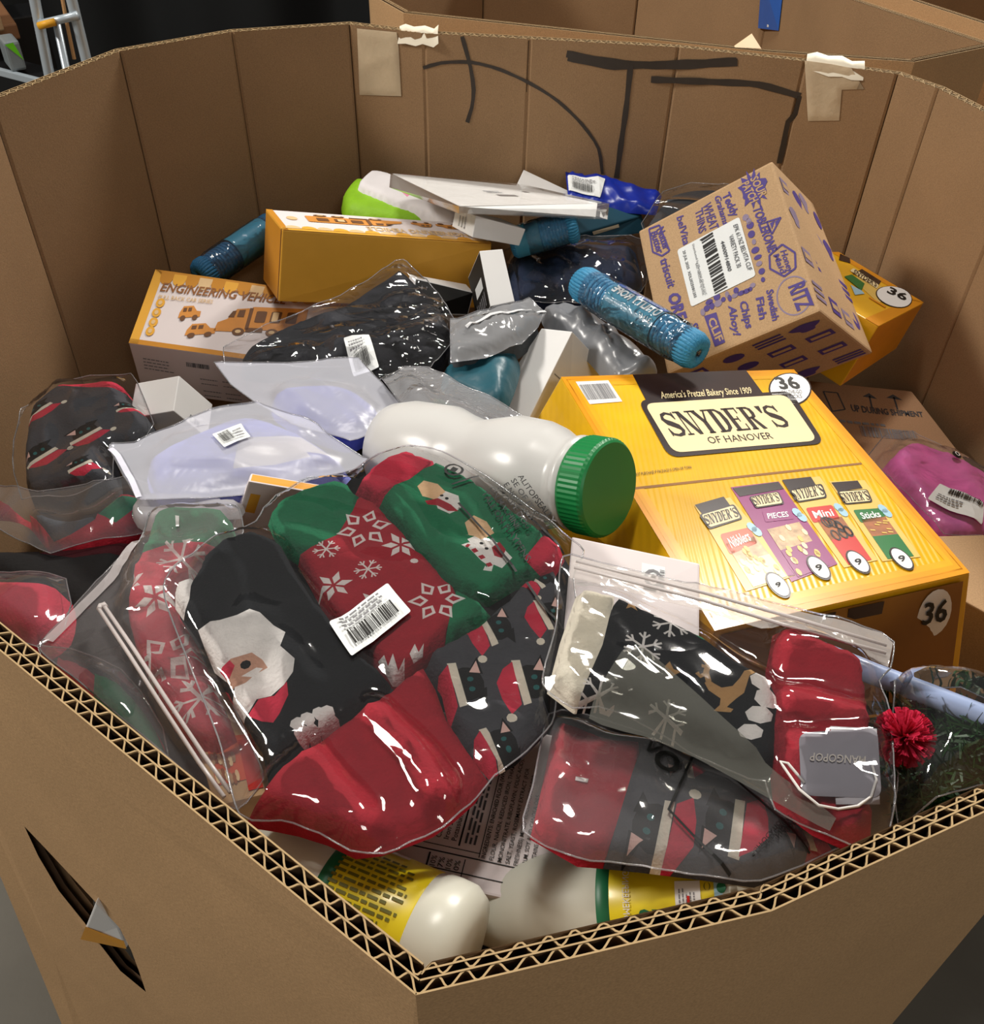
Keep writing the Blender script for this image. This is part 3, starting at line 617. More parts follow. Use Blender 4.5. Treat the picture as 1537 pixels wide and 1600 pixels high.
# ---- second pretzel carton behind
c = Carton({(-1,-1,-1):(0.4441,1.0225,0.7009),(-1,-1,1):(0.4655,1.0204,0.7928),(-1,1,-1):(0.3262,1.1667,0.7135),(-1,1,1):(0.3435,1.1758,0.8037),(1,-1,-1):(0.5528,1.1347,0.6876),(1,-1,1):(0.5658,1.1324,0.7621),(1,1,-1):(0.4455,1.2666,0.6871),(1,1,1):(0.4804,1.2534,0.7686)})
t = thing('snack_carton', 'smaller yellow pretzel carton showing 36 behind the purple printed brown carton', 'carton', c.base())
c.build('carton_body', t, [YEL, YELO, WHITE], {'y-': 1, 'x+': 1})
pr = Print(c.surf('z+'), 0.0004)
pr.poly(rect(0, 0, 1, .10), YELO); pr.poly(rect(.9, 0, 1, 1), YELO)
pr.poly([(0.5956,0.5145),(0.8052,0.5898),(0.8034,0.1974),(0.433,0.1842)], TANP, 0)
pr.poly([(0.8238,0.8419),(0.9752,0.9607),(1.0013,0.8661),(0.9005,0.7721)], BROWNK, 1); pr.poly([(0.8348,0.6328),(0.9234,0.6559),(0.9074,0.4251),(0.7949,0.3817)], BROWNK, 1)
pr.poly(rrect([(0.732,0.6486),(0.8327,0.6816),(0.7949,0.3817),(0.6921,0.3402)], .2), CREAM, 2); pr.text("SNYDER'S", [(0.7106,0.6057),(0.7105,0.3575),(0.8218,0.6589)], BROWNK, .02, 3)
pr.poly([(0.5449,0.5776),(0.6765,0.5886),(0.649,0.4381),(0.4695,0.3631)], GREENP, 2); pr.poly([(0.4551,0.4579),(0.4695,0.3631),(0.444,0.3191),(0.3076,0.3327)], LIGHTBLUE, 2)
q36 = [(0.7532,0.1909),(0.8792,0.0812),(0.9733,0.2861)]
pr.poly(oval(q36[0], q36[1], q36[2], 1.06), BROWNK, 1); pr.poly(oval(q36[0], q36[1], q36[2], 1.0), WHITE, 2); pr.text('36', [(0.7304,0.2638),(0.781,0.0937),(0.8981,0.3196)], BLACK, .03, 3)
pr.poly([(0.4136,0.2676),(0.4411,0.2702),(0.4475,0.1216),(0.4076,0.1149)], YELO, 2); pr.build('top_print', t)

# ---- brown carton printed in purple
INKP = mat('purple_ink', '#4c3a84', 0.6, 0.08, 80); GREY_INK = mat('faint_purple_ink', '#8a7a92', 0.6, 0.1, 80); DARKINK = mat('grey_ink', '#4a4c50', 0.6, 0.05, 80)
c = Carton({(-1,-1,-1):(0.308,1.0335,0.6515),(-1,-1,1):(0.2078,0.9688,0.7491),(-1,1,-1):(0.2697,1.2181,0.7482),(-1,1,1):(0.1774,1.1485,0.8447),(1,-1,-1):(0.4606,0.9987,0.7681),(1,-1,1):(0.3551,0.9303,0.8655),(1,1,-1):(0.4042,1.1887,0.8704),(1,1,1):(0.3176,1.1128,0.956)})
t = thing('snack_carton', 'brown corrugated carton covered in purple snack logos with a white barcode label', 'carton', c.base())
c.build('carton_body', t, [K_BOX], None, 0.003)
pr = Print(c.surf('z+'), 0.0003)
for s, q, b in (
    ('TOBLERONE', [(0.7989,0.7686),(0.8167,0.4591),(0.8579,0.7608)], .035), ('RITZ', [(0.8717,0.211),(0.8829,0.0468),(0.9701,0.2075)], .035), ('Swedish', [(0.7389,0.2456),(0.7256,0.0533),(0.7823,0.2387)], .03), ('Fish', [(0.6671,0.2273),(0.6546,0.0916),(0.7148,0.2188)], .03),
    ('Chips', [(0.5625,0.2478),(0.5623,0.0727),(0.6114,0.2391)], .03), ('Ahoy!', [(0.4907,0.2536),(0.4764,0.0669),(0.5373,0.2335)], .03), ('Honey', [(0.8848,0.4352),(0.8919,0.2931),(0.9242,0.4292)], .02), ('Maid', [(0.8381,0.4319),(0.8503,0.3039),(0.8743,0.4275)], .02),
    ('Teddy', [(0.6324,0.948),(0.6583,0.7766),(0.6877,0.947)], .03), ('Grahams', [(0.581,0.9651),(0.5893,0.7569),(0.6243,0.9522)], .025), ('WHEAT', [(0.4865,0.9486),(0.4982,0.7609),(0.5515,0.9434)], .015), ('THINS', [(0.4303,0.9352),(0.4181,0.777),(0.4875,0.9343)], .015),
    ('belVita', [(0.2943,0.9562),(0.2976,0.7528),(0.3465,0.949)], .02), ('Nutter', [(0.1364,0.9443),(0.1538,0.7836),(0.1921,0.9454)], .03), ('Butter', [(0.0857,0.9451),(0.1041,0.7837),(0.14,0.9379)], .03), ('triscuit', [(0.1135,0.7382),(0.1285,0.5286),(0.1762,0.7322)], .025),
    ('OREO', [(0.1148,0.4902),(0.1379,0.2227),(0.1983,0.4803)], .045), ('SN', [(0.222,0.2482),(0.2237,0.179),(0.2734,0.2353)], .03)): pr.text(s, q, INKP, b, 1)
pr.poly([(0.3237,0.2569),(0.4059,0.2476),(0.4156,0.0462),(0.3462,0.0451)], INKP, 1); pr.text('CLIF', [(0.3422,0.2235),(0.3637,0.063),(0.3921,0.228)], K_BOX, .03, 2)
# badge with splashes
BD = [(0.838,0.8873),(0.9259,0.8862),(0.8424,0.7821)]
sp = [(BD[0][0] + (0.085 + 0.025 * math.sin(k * 2.9) + 0.012 * math.cos(k * 5.1)) * math.cos(a), BD[0][1] + (0.105 + 0.03 * math.sin(k * 2.9)) * math.sin(a)) for k, a in enumerate([2 * PI * i / 26 for i in range(26)])]
pr.poly(sp, INKP, 1); pr.text('SOUR', [(0.8359,0.9563),(0.8629,0.8072),(0.8892,0.9552)], K_BOX, .03, 2); pr.text('PATCH', [(0.7719,0.9535),(0.8002,0.8036),(0.8258,0.9525)], K_BOX, .03, 2)
hx = [(0.9079,0.471),(0.965,0.3886),(0.942,0.299),(0.8639,0.2809),(0.797,0.362),(0.8161,0.4423)]
for k in range(6): pr.poly(stroke([hx[k - 1], hx[k]], .012), INKP, 1)
HM = [(0.9079,0.471),(0.8814,0.3818),(0.9457,0.3516)]
tr3 = [(0.8587,0.6461),(0.9478,0.632),(0.8671,0.5594)]
for k in range(3): pr.poly(stroke([tr3[k - 1], tr3[k]], .01), INKP, 1)
pr.poly([(0.8751,0.6292),(0.9103,0.6335),(0.8761,0.5896)], INKP, 1); pr.poly([(0.908,0.6259),(0.9382,0.6282),(0.9027,0.5938)], INKP, 1)
RZ = [(0.885,0.1475),(0.9678,0.135),(0.8784,0.0447)]
for rg in ring(RZ[0][0], RZ[0][1], .10, .115, .009, 30)[2:26]: pr.poly(rg, GREY_INK, 0)
rnd = random.Random(5)
for k, (x_, y_, s_) in enumerate([(0.7408,0.7356,0.022),(0.7546,0.6757,0.022),(0.7469,0.618,0.022),(0.749,0.5647,0.022),(0.7425,0.5115,0.022),(0.7458,0.4626,0.022),(0.7425,0.4213,0.022),(0.7447,0.3693,0.022),(0.7383,0.3172,0.022),(0.7535,0.7027,0.022),(0.6219,0.2935,0.022),(0.5883,0.2957,0.022),(0.5457,0.2975,0.022),(0.5105,0.2959,0.022),(0.4692,0.3054,0.022),(0.4316,0.2962,0.022),(0.3877,0.2981,0.022),(0.3515,0.2965,0.022),(0.3213,0.2836,0.022),(0.4335,0.3382,0.022),(0.3774,0.3282,0.022),(0.6691,0.3105,0.022),(0.6478,0.2947,0.022),(0.5615,0.3245,0.022),(0.5009,0.3257,0.022)]):
    pr.poly(disc(x_, y_, s_ * rnd.uniform(.6, 1.25), s_ * rnd.uniform(.6, 1.1), 10, k), INKP if k % 3 else GREY_INK, 1)
NB = [(0.0823,0.9749),(0.1615,0.9649),(0.1938,0.765),(0.1327,0.7568),(0.0753,0.8109)]
for k in range(5): pr.poly(stroke([NB[k - 1], NB[k]], .012), INKP, 1)
pr.build('logo_print', t)
pr = Print(c.surf('z+'), 0.0008)
LB = [(0.2473,0.7446),(0.7029,0.7589),(0.7036,0.3584),(0.2548,0.3465)]
pr.poly(rrect(LB, .05), PAPER); o_ = LB[0]
pr.text('EPK 61.76Z BELVITA CLIF', [(0.6521,0.7217),(0.6656,0.4056),(0.683,0.7198)], DARKINK, .005); pr.text('VARIETY PACK 30', [(0.606,0.6686),(0.6043,0.4509),(0.638,0.6708)], DARKINK, .005); pr.text('44000914800', [(0.5455,0.6622),(0.5444,0.4567),(0.5717,0.6585)], DARKINK, .015)
pr.bars([(0.4245,0.7288),(0.4274,0.3666),(0.5115,0.741)], BLACK, 16, 4); pr.poly(stroke([(0.4161,0.7328),(0.5115,0.741)], .006), BLACK, 1); pr.poly(stroke([(0.4264,0.3628),(0.5169,0.37)], .006), BLACK, 1)
pr.text('Distributed by Mondelez Global LLC', [(0.3584,0.7286),(0.3628,0.3777),(0.3732,0.7307)], DARKINK, 0); pr.text('EAST HANOVER NJ 07936', [(0.3493,0.5986),(0.3465,0.3849),(0.3638,0.6008)], DARKINK, 0); pr.text('20 JUL 2025  XDL2025081203', [(0.2843,0.7183),(0.289,0.3925),(0.3035,0.7184)], DARKINK, .01)
pr.build('barcode_label', t, 'white sticker with barcode and batch lines')
for fc, sd in (('x+', 2), ('y-', 3)):
    pr = Print(c.surf(fc), 0.0004); rnd = random.Random(sd)
    U = (lambda u, v: (v, u)) if fc == 'x+' else (lambda u, v: (u, v))
    for k in range(4):
        for j in range(4):
            x_, y_ = .14 + .24 * k + rnd.uniform(-.03, .03), .14 + .24 * j + rnd.uniform(-.03, .03); kind = rnd.randrange(4); m = INKP if fc == 'y-' else GREY_INK if k % 2 else INKP
            if kind == 0: pr.poly([U(*p) for p in disc(x_, y_, .07, .06, 12)], m, 1)
            elif kind == 1:
                for i in range(3): pr.poly([U(*p) for p in rect(x_ - .09, y_ - .06 + i * .045, x_ + .09, y_ - .035 + i * .045)], m, 1)
            elif kind == 2: pr.poly([U(x_ + (.08 + .03 * math.sin(3 * a)) * math.cos(a), y_ + .07 * math.sin(a)) for a in [2 * PI * i / 14 for i in range(14)]], m, 1)
            else: pr.poly([U(*p) for p in rect(x_ - .08, y_ - .05, x_ + .08, y_ + .05)], m, 1); pr.poly([U(*p) for p in rect(x_ - .06, y_ - .02, x_ + .06, y_ + .02)], K_BOX, 2)
    pr.build('logo_print', t)

# ---- toy-truck cartons
BEIGE = mat('beige_print', '#d9b98a', 0.5, 0.05, 30); TRUCK = mat('truck_orange_print', '#cf8a3c', 0.5, 0.08, 60); TRUCKD = mat('truck_brown_print', '#6b4526', 0.5, 0.08, 60); GOLD = mat('gold_card', '#dfa538', 0.5, 0.03, 40, 0.05, 300); GOLD2 = mat('deep_gold_card', '#c08222', 0.5, 0.03, 40)
PINKW = mat('pale_pink_card', '#ddd3d2', 0.5, 0.02, 30); TEXTB = mat('brown_lettering', '#8d5a2c', 0.5, 0.05, 60)
def truck(pr, q, big=True):
    """drawing of a toy car carrier in a unit box"""
    pr.draw([[(0.0, .12), (.02, .42), (.12, .55), (.2, .9), (.34, .95), (.36, .12)], rrect(rect(.37, .2, 1, 1), .06)], q, TRUCK, 1)
    pr.draw([rect(.345, .2, .385, .95), rect(.36, .12, .55, .26), [(.12, .6), (.16, .82), (.2, .84), (.19, .6)], [(.22, .62), (.23, .86), (.3, .88), (.3, .62)]] + [disc(x, .12, .07, .13, 14) for x in (.28, .66, .84)] + [rrect(rect(x, .45, x + .12, .85), .3) for x in (.43, .60, .78)], q, TRUCKD, 2)
    pr.draw([disc(x, .12, .035, .06, 10) for x in (.28, .66, .84)] + [rrect(rect(.62, .5, .69, .82), .3)], q, BEIGE, 3)
def small_car(pr, q):
    pr.draw([[(0, .2), (.02, .55), (.15, .95), (.6, .95), (.8, .6), (1, .55), (1, .2)]], q, TRUCK, 1)
    pr.draw([disc(.22, .16, .13, .17, 12), disc(.78, .16, .13, .17, 12), rect(.17, .58, .33, .82), rect(.4, .58, .56, .82)], q, TRUCKD, 2)
c = Carton({(-1,-1,-1):(-0.4975,1.0948,0.6098),(-1,-1,1):(-0.4856,1.068,0.7062),(-1,1,-1):(-0.47,1.2192,0.6457),(-1,1,1):(-0.4772,1.1962,0.7433),(1,-1,-1):(-0.2054,1.0478,0.6091),(1,-1,1):(-0.2097,1.0214,0.7031),(1,1,-1):(-0.1846,1.1716,0.6445),(1,1,1):(-0.1887,1.1427,0.7386)})
t = thing('toy_carton', 'white and gold engineering vehicle carton lowest by the left wall, picture side up', 'carton', c.base())
c.build('carton_body', t, [PINKW, GOLD2, GOLD], {'x-': 1, 'y+': 2})
pr = Print(c.surf('z+'), 0.0004)
pr.poly(rect(0, 0, 1, .06), GOLD2); pr.poly(rect(0, 0, .045, 1), GOLD); pr.poly(rect(0, .93, 1, 1), GOLD2)
for k in range(15):
    x_ = .07 + .064 * k; m = (GOLD2, GOLD, GOLD2, BEIGE)[k % 4]; pr.poly([(x_ - .032, .97), (x_ - .032, .90)] + [(x_ + .032 * math.cos(a), .90 + .09 * math.sin(a)) for a in np.linspace(PI, 2 * PI, 9)] + [(x_ + .032, .97)], m, 1)
pr.text('ENGINEERING VEHICLE', [(0.0596,0.7165),(0.6713,0.7719),(0.0666,0.8357)], TEXTB, .02, 2); pr.text('PULL BACK CAR SERIES', [(0.0638,0.6118),(0.3314,0.6451),(0.0633,0.6646)], BEIGE, .01, 2)
for k, (x_, y_) in enumerate([(0.0839,0.558),(0.0822,0.4269),(0.0836,0.2987),(0.0839,0.1802)]): pr.poly(disc(x_, y_, .022, .062, 14), GOLD, 2); pr.poly(disc(x_, y_, .010, .030, 8), BEIGE, 3)
small_car(pr, [(0.1942,0.357),(0.2951,0.4123),(0.186,0.5621)]); small_car(pr, [(0.2541,0.1498),(0.3926,0.2264),(0.2501,0.3437)]); truck(pr, [(0.3834,0.2484),(0.7998,0.3647),(0.3739,0.6352)])
pr.build('picture_print', t)
pr = Print(c.surf('y-'), 0.0004)
pr.lines([(0.0467,0.5156),(0.2024,0.4958),(0.0556,0.7863)], GREYP, 4, 3, .3); pr.build('side_print', t)
pr = Print(c.surf('y-'), 0.0004); pr.bars([(0.2689,0.6819),(0.3829,0.6803),(0.2721,0.7764)], DARKINK, 22, 5); pr.build('barcode_print', t)
pr = Print(c.surf('y-'), 0.0004)
for r_ in (0, 1):
    for k in (0, 1): 
        p0 = [(0.274,0.4687),(0.3715,0.3036)]; pr.lines(((.32 + .11 * k, .34 - .26 * r_), (.41 + .11 * k, .34 - .26 * r_), (.32 + .11 * k, .54 - .26 * r_)), GREYP, 2, r_ * 2 + k, .2)
pr.build('icon_print', t)
c = Carton({(-1,-1,-1):(-0.2832,1.0854,0.7648),(-1,-1,1):(-0.27,1.1044,0.8552),(-1,1,-1):(-0.3241,1.1778,0.7426),(-1,1,1):(-0.3109,1.1966,0.8366),(1,-1,-1):(-0.0171,1.1329,0.7343),(1,-1,1):(-0.0102,1.1459,0.8224),(1,1,-1):(-0.0371,1.2285,0.7155),(1,1,1):(-0.0321,1.243,0.801)})
t = thing('toy_carton', 'gold engineering vehicle carton resting on its side against the heap, plain gold face forward', 'carton', c.base())
c.build('carton_body', t, [GOLD, GOLD2, PINKW], {'x-': 1, 'z+': 2})
pr = Print(c.surf('z+'), 0.0004)
pr.poly(rect(0, 0, 1, .1), GOLD); pr.poly(rect(0, 0, .03, 1), GOLD2)
for k in range(13):
    x_ = .06 + .074 * k; pr.poly([(x_ - .037, .08)] + [(x_ + .037 * math.cos(a), .10 + .12 * math.sin(a)) for a in np.linspace(PI, 0, 7)] + [(x_ + .037, .08)], (BEIGE, GOLD)[k % 2], 1)
pr.text('ENGINEERING VEHICLE', ((.93, .42), (.42, .42), (.93, .24)), BEIGE, .03, 1)
truck(pr, ((.62, .85), (.16, .85), (.62, .48))); small_car(pr, ((.9, .85), (.78, .85), (.9, .6))); small_car(pr, ((.76, .85), (.66, .85), (.76, .6)))
pr.poly(disc(.09, .6, .025, .09), BEIGE, 1); pr.build('picture_print', t)
pr = Print(c.surf('x-'), 0.0004)
pr.poly(rect(.03, .0, .06, 1), TRUCKD); pr.build('side_print', t)

# ---- plain white boxes
def white_box(key, label, group=None, mats=(WHITE,), fm=None):
    c = Carton(key); t = thing('small_box', label, 'box', c.base(), group); c.build('box_body', t, list(mats), fm, .0009); return c, t
c, t = white_box({(-1,-1,-1):(0.0516,0.9074,0.6972),(-1,-1,1):(-0.0011,0.8828,0.7689),(-1,1,-1):(0.1013,0.9712,0.7626),(-1,1,1):(0.0502,0.9345,0.8308),(1,-1,-1):(0.0866,0.8701,0.707),(1,-1,1):(0.0354,0.8339,0.7742),(1,1,-1):(0.1359,0.9337,0.7722),(1,1,1):(0.0828,0.9091,0.8438)}, 'plain white box tilted on edge beside the large yellow pretzel carton'); pr = Print(c.surf('x+')); pr.poly(rect(.55, .05, .56, .95), GREYP); pr.build('flap_seam', t)
c, t = white_box({(-1,-1,-1):(-0.0229,1.0337,0.7653),(-1,-1,1):(-0.0086,0.9846,0.8268),(-1,1,-1):(-0.0385,1.0836,0.8076),(-1,1,1):(-0.0234,1.0361,0.8703),(1,-1,-1):(0.005,1.0423,0.7654),(1,-1,1):(0.0198,0.995,0.8283),(1,1,-1):(-0.0106,1.0922,0.8078),(1,1,1):(0.0037,1.0434,0.8697)}, 'narrow white box with dark printed side standing between the gold carton and the navy roll', mats=(WHITE, BLACK), fm={'x-': 1})
pr = Print(c.surf('x-')); pr.poly(rect(.42, .3, .62, .8), PAPER); pr.lines(((.1, .2), (.35, .2), (.1, .9)), GREYP, 6, 2); pr.build('side_print', t)
c, t = white_box({(-1,-1,-1):(-0.0639,1.1893,0.8236),(-1,-1,1):(-0.0337,1.0992,0.8547),(-1,1,-1):(-0.059,1.1986,0.8449),(-1,1,1):(-0.0303,1.1089,0.8787),(1,-1,-1):(-0.0034,1.2022,0.8042),(1,-1,1):(0.0248,1.1125,0.8383),(1,1,-1):(0.0014,1.2115,0.8256),(1,1,1):(0.0321,1.1214,0.8565)}, 'white box with a blank end lying under the flat white package'); pr = Print(c.surf('x-')); pr.lines(((.2, .3), (.8, .3), (.2, .7)), GREYP, 3, 2, .3); pr.build('side_print', t)
c, t = white_box({(-1,-1,-1):(-0.1089,1.0422,0.7788),(-1,-1,1):(-0.1032,1.067,0.8141),(-1,1,-1):(-0.1197,1.0776,0.7639),(-1,1,1):(-0.1126,1.0894,0.8072),(1,-1,-1):(-0.0376,1.0624,0.7669),(1,-1,1):(-0.0305,1.0639,0.7985),(1,1,-1):(-0.0483,1.0917,0.7455),(1,1,1):(-0.0421,1.1159,0.78)}, 'small white box with black striped face wedged under the gold carton', mats=(WHITE, BLACK), fm={'y-': 1})
pr = Print(c.surf('y-')); pr.lines(((.62, .1), (.62, .9), (.06, .1)), GREYP, 7, 6, .3); pr.poly(rect(.8, .2, .84, .8), PAPER); pr.build('side_print', t)
c, t = white_box({(-1,-1,-1):(0.014,1.3113,0.8072),(-1,-1,1):(0.021,1.3088,0.8272),(-1,1,-1):(0.0274,1.3695,0.803),(-1,1,1):(0.0324,1.3739,0.8234),(1,-1,-1):(0.0979,1.2903,0.7845),(1,-1,1):(0.1034,1.2929,0.8027),(1,1,-1):(0.1113,1.3486,0.7804),(1,1,1):(0.1149,1.3448,0.799)}, 'slim white box leaning near the far wall behind the flat white package'); pr = Print(c.surf('z+')); pr.lines(((.4, .1), (.9, .1), (.4, .25)), GREYP, 2, 2, .3); pr.build('front_print', t)
c, t = white_box({(-1,-1,-1):(-0.405,0.9125,0.6627),(-1,-1,1):(-0.4269,0.8859,0.7237),(-1,1,-1):(-0.4057,0.9559,0.6814),(-1,1,1):(-0.4276,0.9293,0.7423),(1,-1,-1):(-0.3479,0.9058,0.6804),(1,-1,1):(-0.3698,0.8793,0.7414),(1,1,-1):(-0.3486,0.9492,0.6991),(1,1,1):(-0.3706,0.9227,0.76)}, 'white cube box behind the dark bagged sock at the left wall'); pr = Print(c.surf('x+')); pr.bars(((.1, .3), (.1, .6), (.25, .3)), GREYP, 8, 2); pr.build('barcode_label', t)
c = Carton({(-1,1,1):(0.0867,1.211,0.8),(-1,1,-1):(0.071,1.2347,0.8096),(1,1,1):(0.2011,1.2866,0.8),(1,1,-1):(0.1854,1.3103,0.8096),(1,-1,1):(0.2091,1.2763,0.78),(1,-1,-1):(0.1934,1.3001,0.7896),(-1,-1,1):(0.0975,1.2263,0.78),(-1,-1,-1):(0.0819,1.25,0.7896)}); t = thing('flat_box', 'flat dark teal box under the bright blue pouch at the back', 'box', c.base()); TEAL = mat('teal_card', '#1f4a5c', .45, .05, 40); c.build('box_body', t, [TEAL])
pr = Print(c.surf('z+')); pr.poly([(0.3455,0.8448),(0.6823,0.8704),(0.6768,0.6524),(0.3425,0.5689)], mat('tan_strip', '#c2b49a', .5)); pr.build('paper_strip', t)
# ---- white cartons with an orange edge
for key, lab, rec in (({(-1,1,1):(0.0627,0.535,0.895),(-1,1,-1):(0.0648,0.5384,0.8754),(1,1,1):(0.1576,0.5049,0.9),(1,1,-1):(0.1597,0.5082,0.8804),(1,-1,1):(0.1503,0.4369,0.885),(1,-1,-1):(0.1524,0.4402,0.8654),(-1,-1,1):(0.0544,0.4523,0.88),(-1,-1,-1):(0.0565,0.4556,0.8604)}, 'white carton with orange top edge and recycling marks below the green lid', True), ({(-1,-1,-1):(-0.2378,0.6385,0.8065),(-1,-1,1):(-0.236,0.6198,0.8045),(-1,1,-1):(-0.2084,0.6224,0.8748),(-1,1,1):(-0.2078,0.6097,0.8764),(1,-1,-1):(-0.1592,0.6512,0.7773),(1,-1,1):(-0.1577,0.6327,0.7726),(1,1,-1):(-0.1298,0.6363,0.8468),(1,1,1):(-0.1289,0.6218,0.8493)}, 'white carton with orange top edge behind the navy sock heel', False)):
    c = Carton(key); t = thing('snack_carton', lab, 'carton', c.base()); c.build('carton_body', t, [PINKW, ORANGE], {'y+': 1, 'x+': 1})
    pr = Print(c.surf('z+'), 0.0004)
    if rec:
        pr.poly(rect(.56, .52, .74, .86), PAPER); [pr.poly(q_, GREYP, 1) for q_ in ring(.65, .70, .055, .09, .03, 12)]; pr.poly(disc(.65, .70, .02, .04), BLACK, 2); pr.bars(((.70, .56), (.70, .82), (.735, .56)), GREYP, 10, 4, 2); pr.poly(rect(.58, .555, .68, .60), BLACK, 2)
    else: pr.poly(rect(.06, .45, .16, .8), GOLD)
    pr.build('front_print', t)
c = Carton({(-1,1,1):(-0.2792,0.3083,0.7319),(1,1,1):(-0.2728,0.3094,0.6893),(1,-1,1):(-0.2751,0.3082,0.6539),(-1,-1,1):(-0.3216,0.3231,0.6331),(-1,1,-1):(-0.2645,0.3766,0.7358),(1,1,-1):(-0.2581,0.3777,0.6931),(1,-1,-1):(-0.2604,0.3765,0.6577),(-1,-1,-1):(-0.307,0.3914,0.637)}); t = thing('snack_carton', 'white carton corner with orange edge poking through the torn slit in the outer wall', 'carton', c.base()); c.build('carton_body', t, [WHITE, ORANGE], {'y-': 1, 'x-': 0})
pr = Print(c.surf('z+'), 0.0004); pr.poly(rect(0, 0, 1, .38), ORANGE); pr.build('orange_band', t)
# ---- nutrition panel carton
c = Carton({(-1,1,1):(-0.0529,0.3912,0.87),(-1,1,-1):(-0.0528,0.3918,0.83),(1,1,1):(0.0776,0.3621,0.87),(1,1,-1):(0.0777,0.3628,0.83),(1,-1,1):(0.0574,0.2482,0.868),(1,-1,-1):(0.0575,0.2488,0.828),(-1,-1,1):(-0.0802,0.2754,0.868),(-1,-1,-1):(-0.08,0.2761,0.828)}); t = thing('snack_carton', 'white carton panel with nutrition facts and ingredients behind the white bottles', 'carton', c.base()); c.build('carton_body', t, [PINKW, ORANGE], {'y+': 1})
pr = Print(c.surf('z+'), 0.0004)
ING = ['INGREDIENTS: ENRICHED FLOUR (WHEAT', 'FLOUR, NIACIN, REDUCED IRON, THIAMIN', 'MONONITRATE, RIBOFLAVIN, FOLIC ACID),', 'SALT, YEAST, ROSEMARY EXTRACT (FOR', 'FRESHNESS) MIXED TOCOPHEROLS FOR', 'PALM, SOY AND CANOLA OILS', 'CONTAINS: WHEAT']
for k, s in enumerate(ING):
    x_ = .545 + .036 * k; l = len(s) / 37; pr.text(s, ((x_ + .02, .18), (x_ + .02 , .18 + .62 * l), (x_, .18)), BLACK, .004 if k else .012)
for k, s in enumerate(['Vitamin D 0mcg', 'Calcium 10mg', 'Iron 2.1mg', 'Potassium 50mg']): pr.text(s, ((.315 + .036 * k, .24), (.315 + .036 * k, .24 + .018 * len(s)), (.29 + .036 * k, .24)), BLACK, .004)
pr.lines(((.46, .24), (.46, .74), (.52, .24)), DARKINK, 3, 3, .5)
for q_ in (rect(.24, .2, .255, .85), rect(.435, .22, .443, .78), rect(.05, .165, .99, .172), rect(.535, .18, .539, .78), rect(.1, .075, .98, .081), rect(.28, .2, .54, .204)): pr.poly(q_, BLACK)
for k in range(4): pr.text(('10%', '7%', '10%', '0%')[k], ((.36 + .035 * k, .085), (.36 + .035 * k, .14), (.335 + .035 * k, .085)), BLACK, .004)
pr.poly(rect(.32, .02, .328, .155), BLACK); pr.poly(rect(.48, .02, .484, .155), BLACK); pr.build('nutrition_print', t)
# ---- shipping carton with arrows, low carton on the right, pretzel snack box
c = Carton({(-1,1,1):(0.3979,1.1263,0.64),(-1,1,-1):(0.3979,1.1263,0.54),(1,1,1):(0.5798,1.1028,0.64),(1,1,-1):(0.5798,1.1028,0.54),(1,-1,1):(0.6045,0.9505,0.64),(1,-1,-1):(0.6045,0.9505,0.54),(-1,-1,1):(0.4006,0.8488,0.64),(-1,-1,-1):(0.4006,0.8488,0.54)}); t = thing('shipping_carton', 'plain brown shipping carton with two up arrows behind the large yellow carton', 'carton', c.base()); KB2 = kraft('kraft_dull', '#a78262'); c.build('carton_body', t, [KB2])
pr = Print(c.surf('z+'), 0.0004)
pr.text('UP DURING SHIPMENT', [(0.4514,0.7089),(0.942,0.6162),(0.4639,0.7807)], DARKINK, .02)
for q_ in ([(0.6092,0.7411),(0.5681,0.8325),(0.628,0.7411),(0.6432,0.8816)], [(0.7913,0.7248),(0.7585,0.8361),(0.8101,0.7245),(0.8234,0.8825)]):
    a, b2 = q_[0], q_[3]; pr.poly(stroke([a, b2], .012), DARKINK); d = np.array(b2) - np.array(a); nrm_ = np.array((-d[1], d[0])); tip = np.array(b2) + d * .25
    pr.poly([tuple(tip), tuple(np.array(b2) - d * .15 + nrm_ * .35), tuple(np.array(b2) - d * .15 - nrm_ * .35)], DARKINK)
bx = [(0.3082,0.901),(0.4114,0.8968),(0.4071,0.7287),(0.3071,0.7115)]
for k in range(4): pr.poly(stroke([bx[k - 1], bx[k]], .01), DARKINK)
pr.bars([(0.4342,0.4678),(0.7969,0.3528),(0.4502,0.5697)], GREYP, 30, 3); pr.lines([(0.3262,0.6102),(0.701,0.5194),(0.3292,0.6692)], GREYP, 1, 3, .4); pr.build('shipping_print', t)
c = Carton({(-1,1,1):(0.4656,0.749,0.7),(-1,1,-1):(0.4656,0.749,0.58),(1,1,1):(0.5511,0.7553,0.7),(1,1,-1):(0.5511,0.7553,0.58),(1,-1,1):(0.5202,0.6193,0.7),(1,-1,-1):(0.5202,0.6193,0.58),(-1,-1,1):(0.472,0.6639,0.7),(-1,-1,-1):(0.472,0.6639,0.58)}); t = thing('shipping_carton', 'plain tan carton top at the right wall under the pink bag', 'carton', c.base()); c.build('carton_body', t, [K_BOX])
c = Carton({(-1,1,1):(-0.2045,0.3831,0.885),(-1,1,-1):(-0.201,0.3785,0.8556),(1,1,1):(-0.161,0.3846,0.89),(1,1,-1):(-0.1574,0.38,0.8606),(1,-1,1):(-0.1284,0.2964,0.91),(1,-1,-1):(-0.1249,0.2919,0.8806),(-1,-1,1):(-0.158,0.2901,0.905),(-1,-1,-1):(-0.1545,0.2855,0.8756)}); t = thing('snack_carton', 'tan snack carton with a red pretzel picture seen through the zip bag at front left', 'carton', c.base()); c.build('carton_body', t, [mat('tan_card', '#c9a878', .5, .06, 30)])
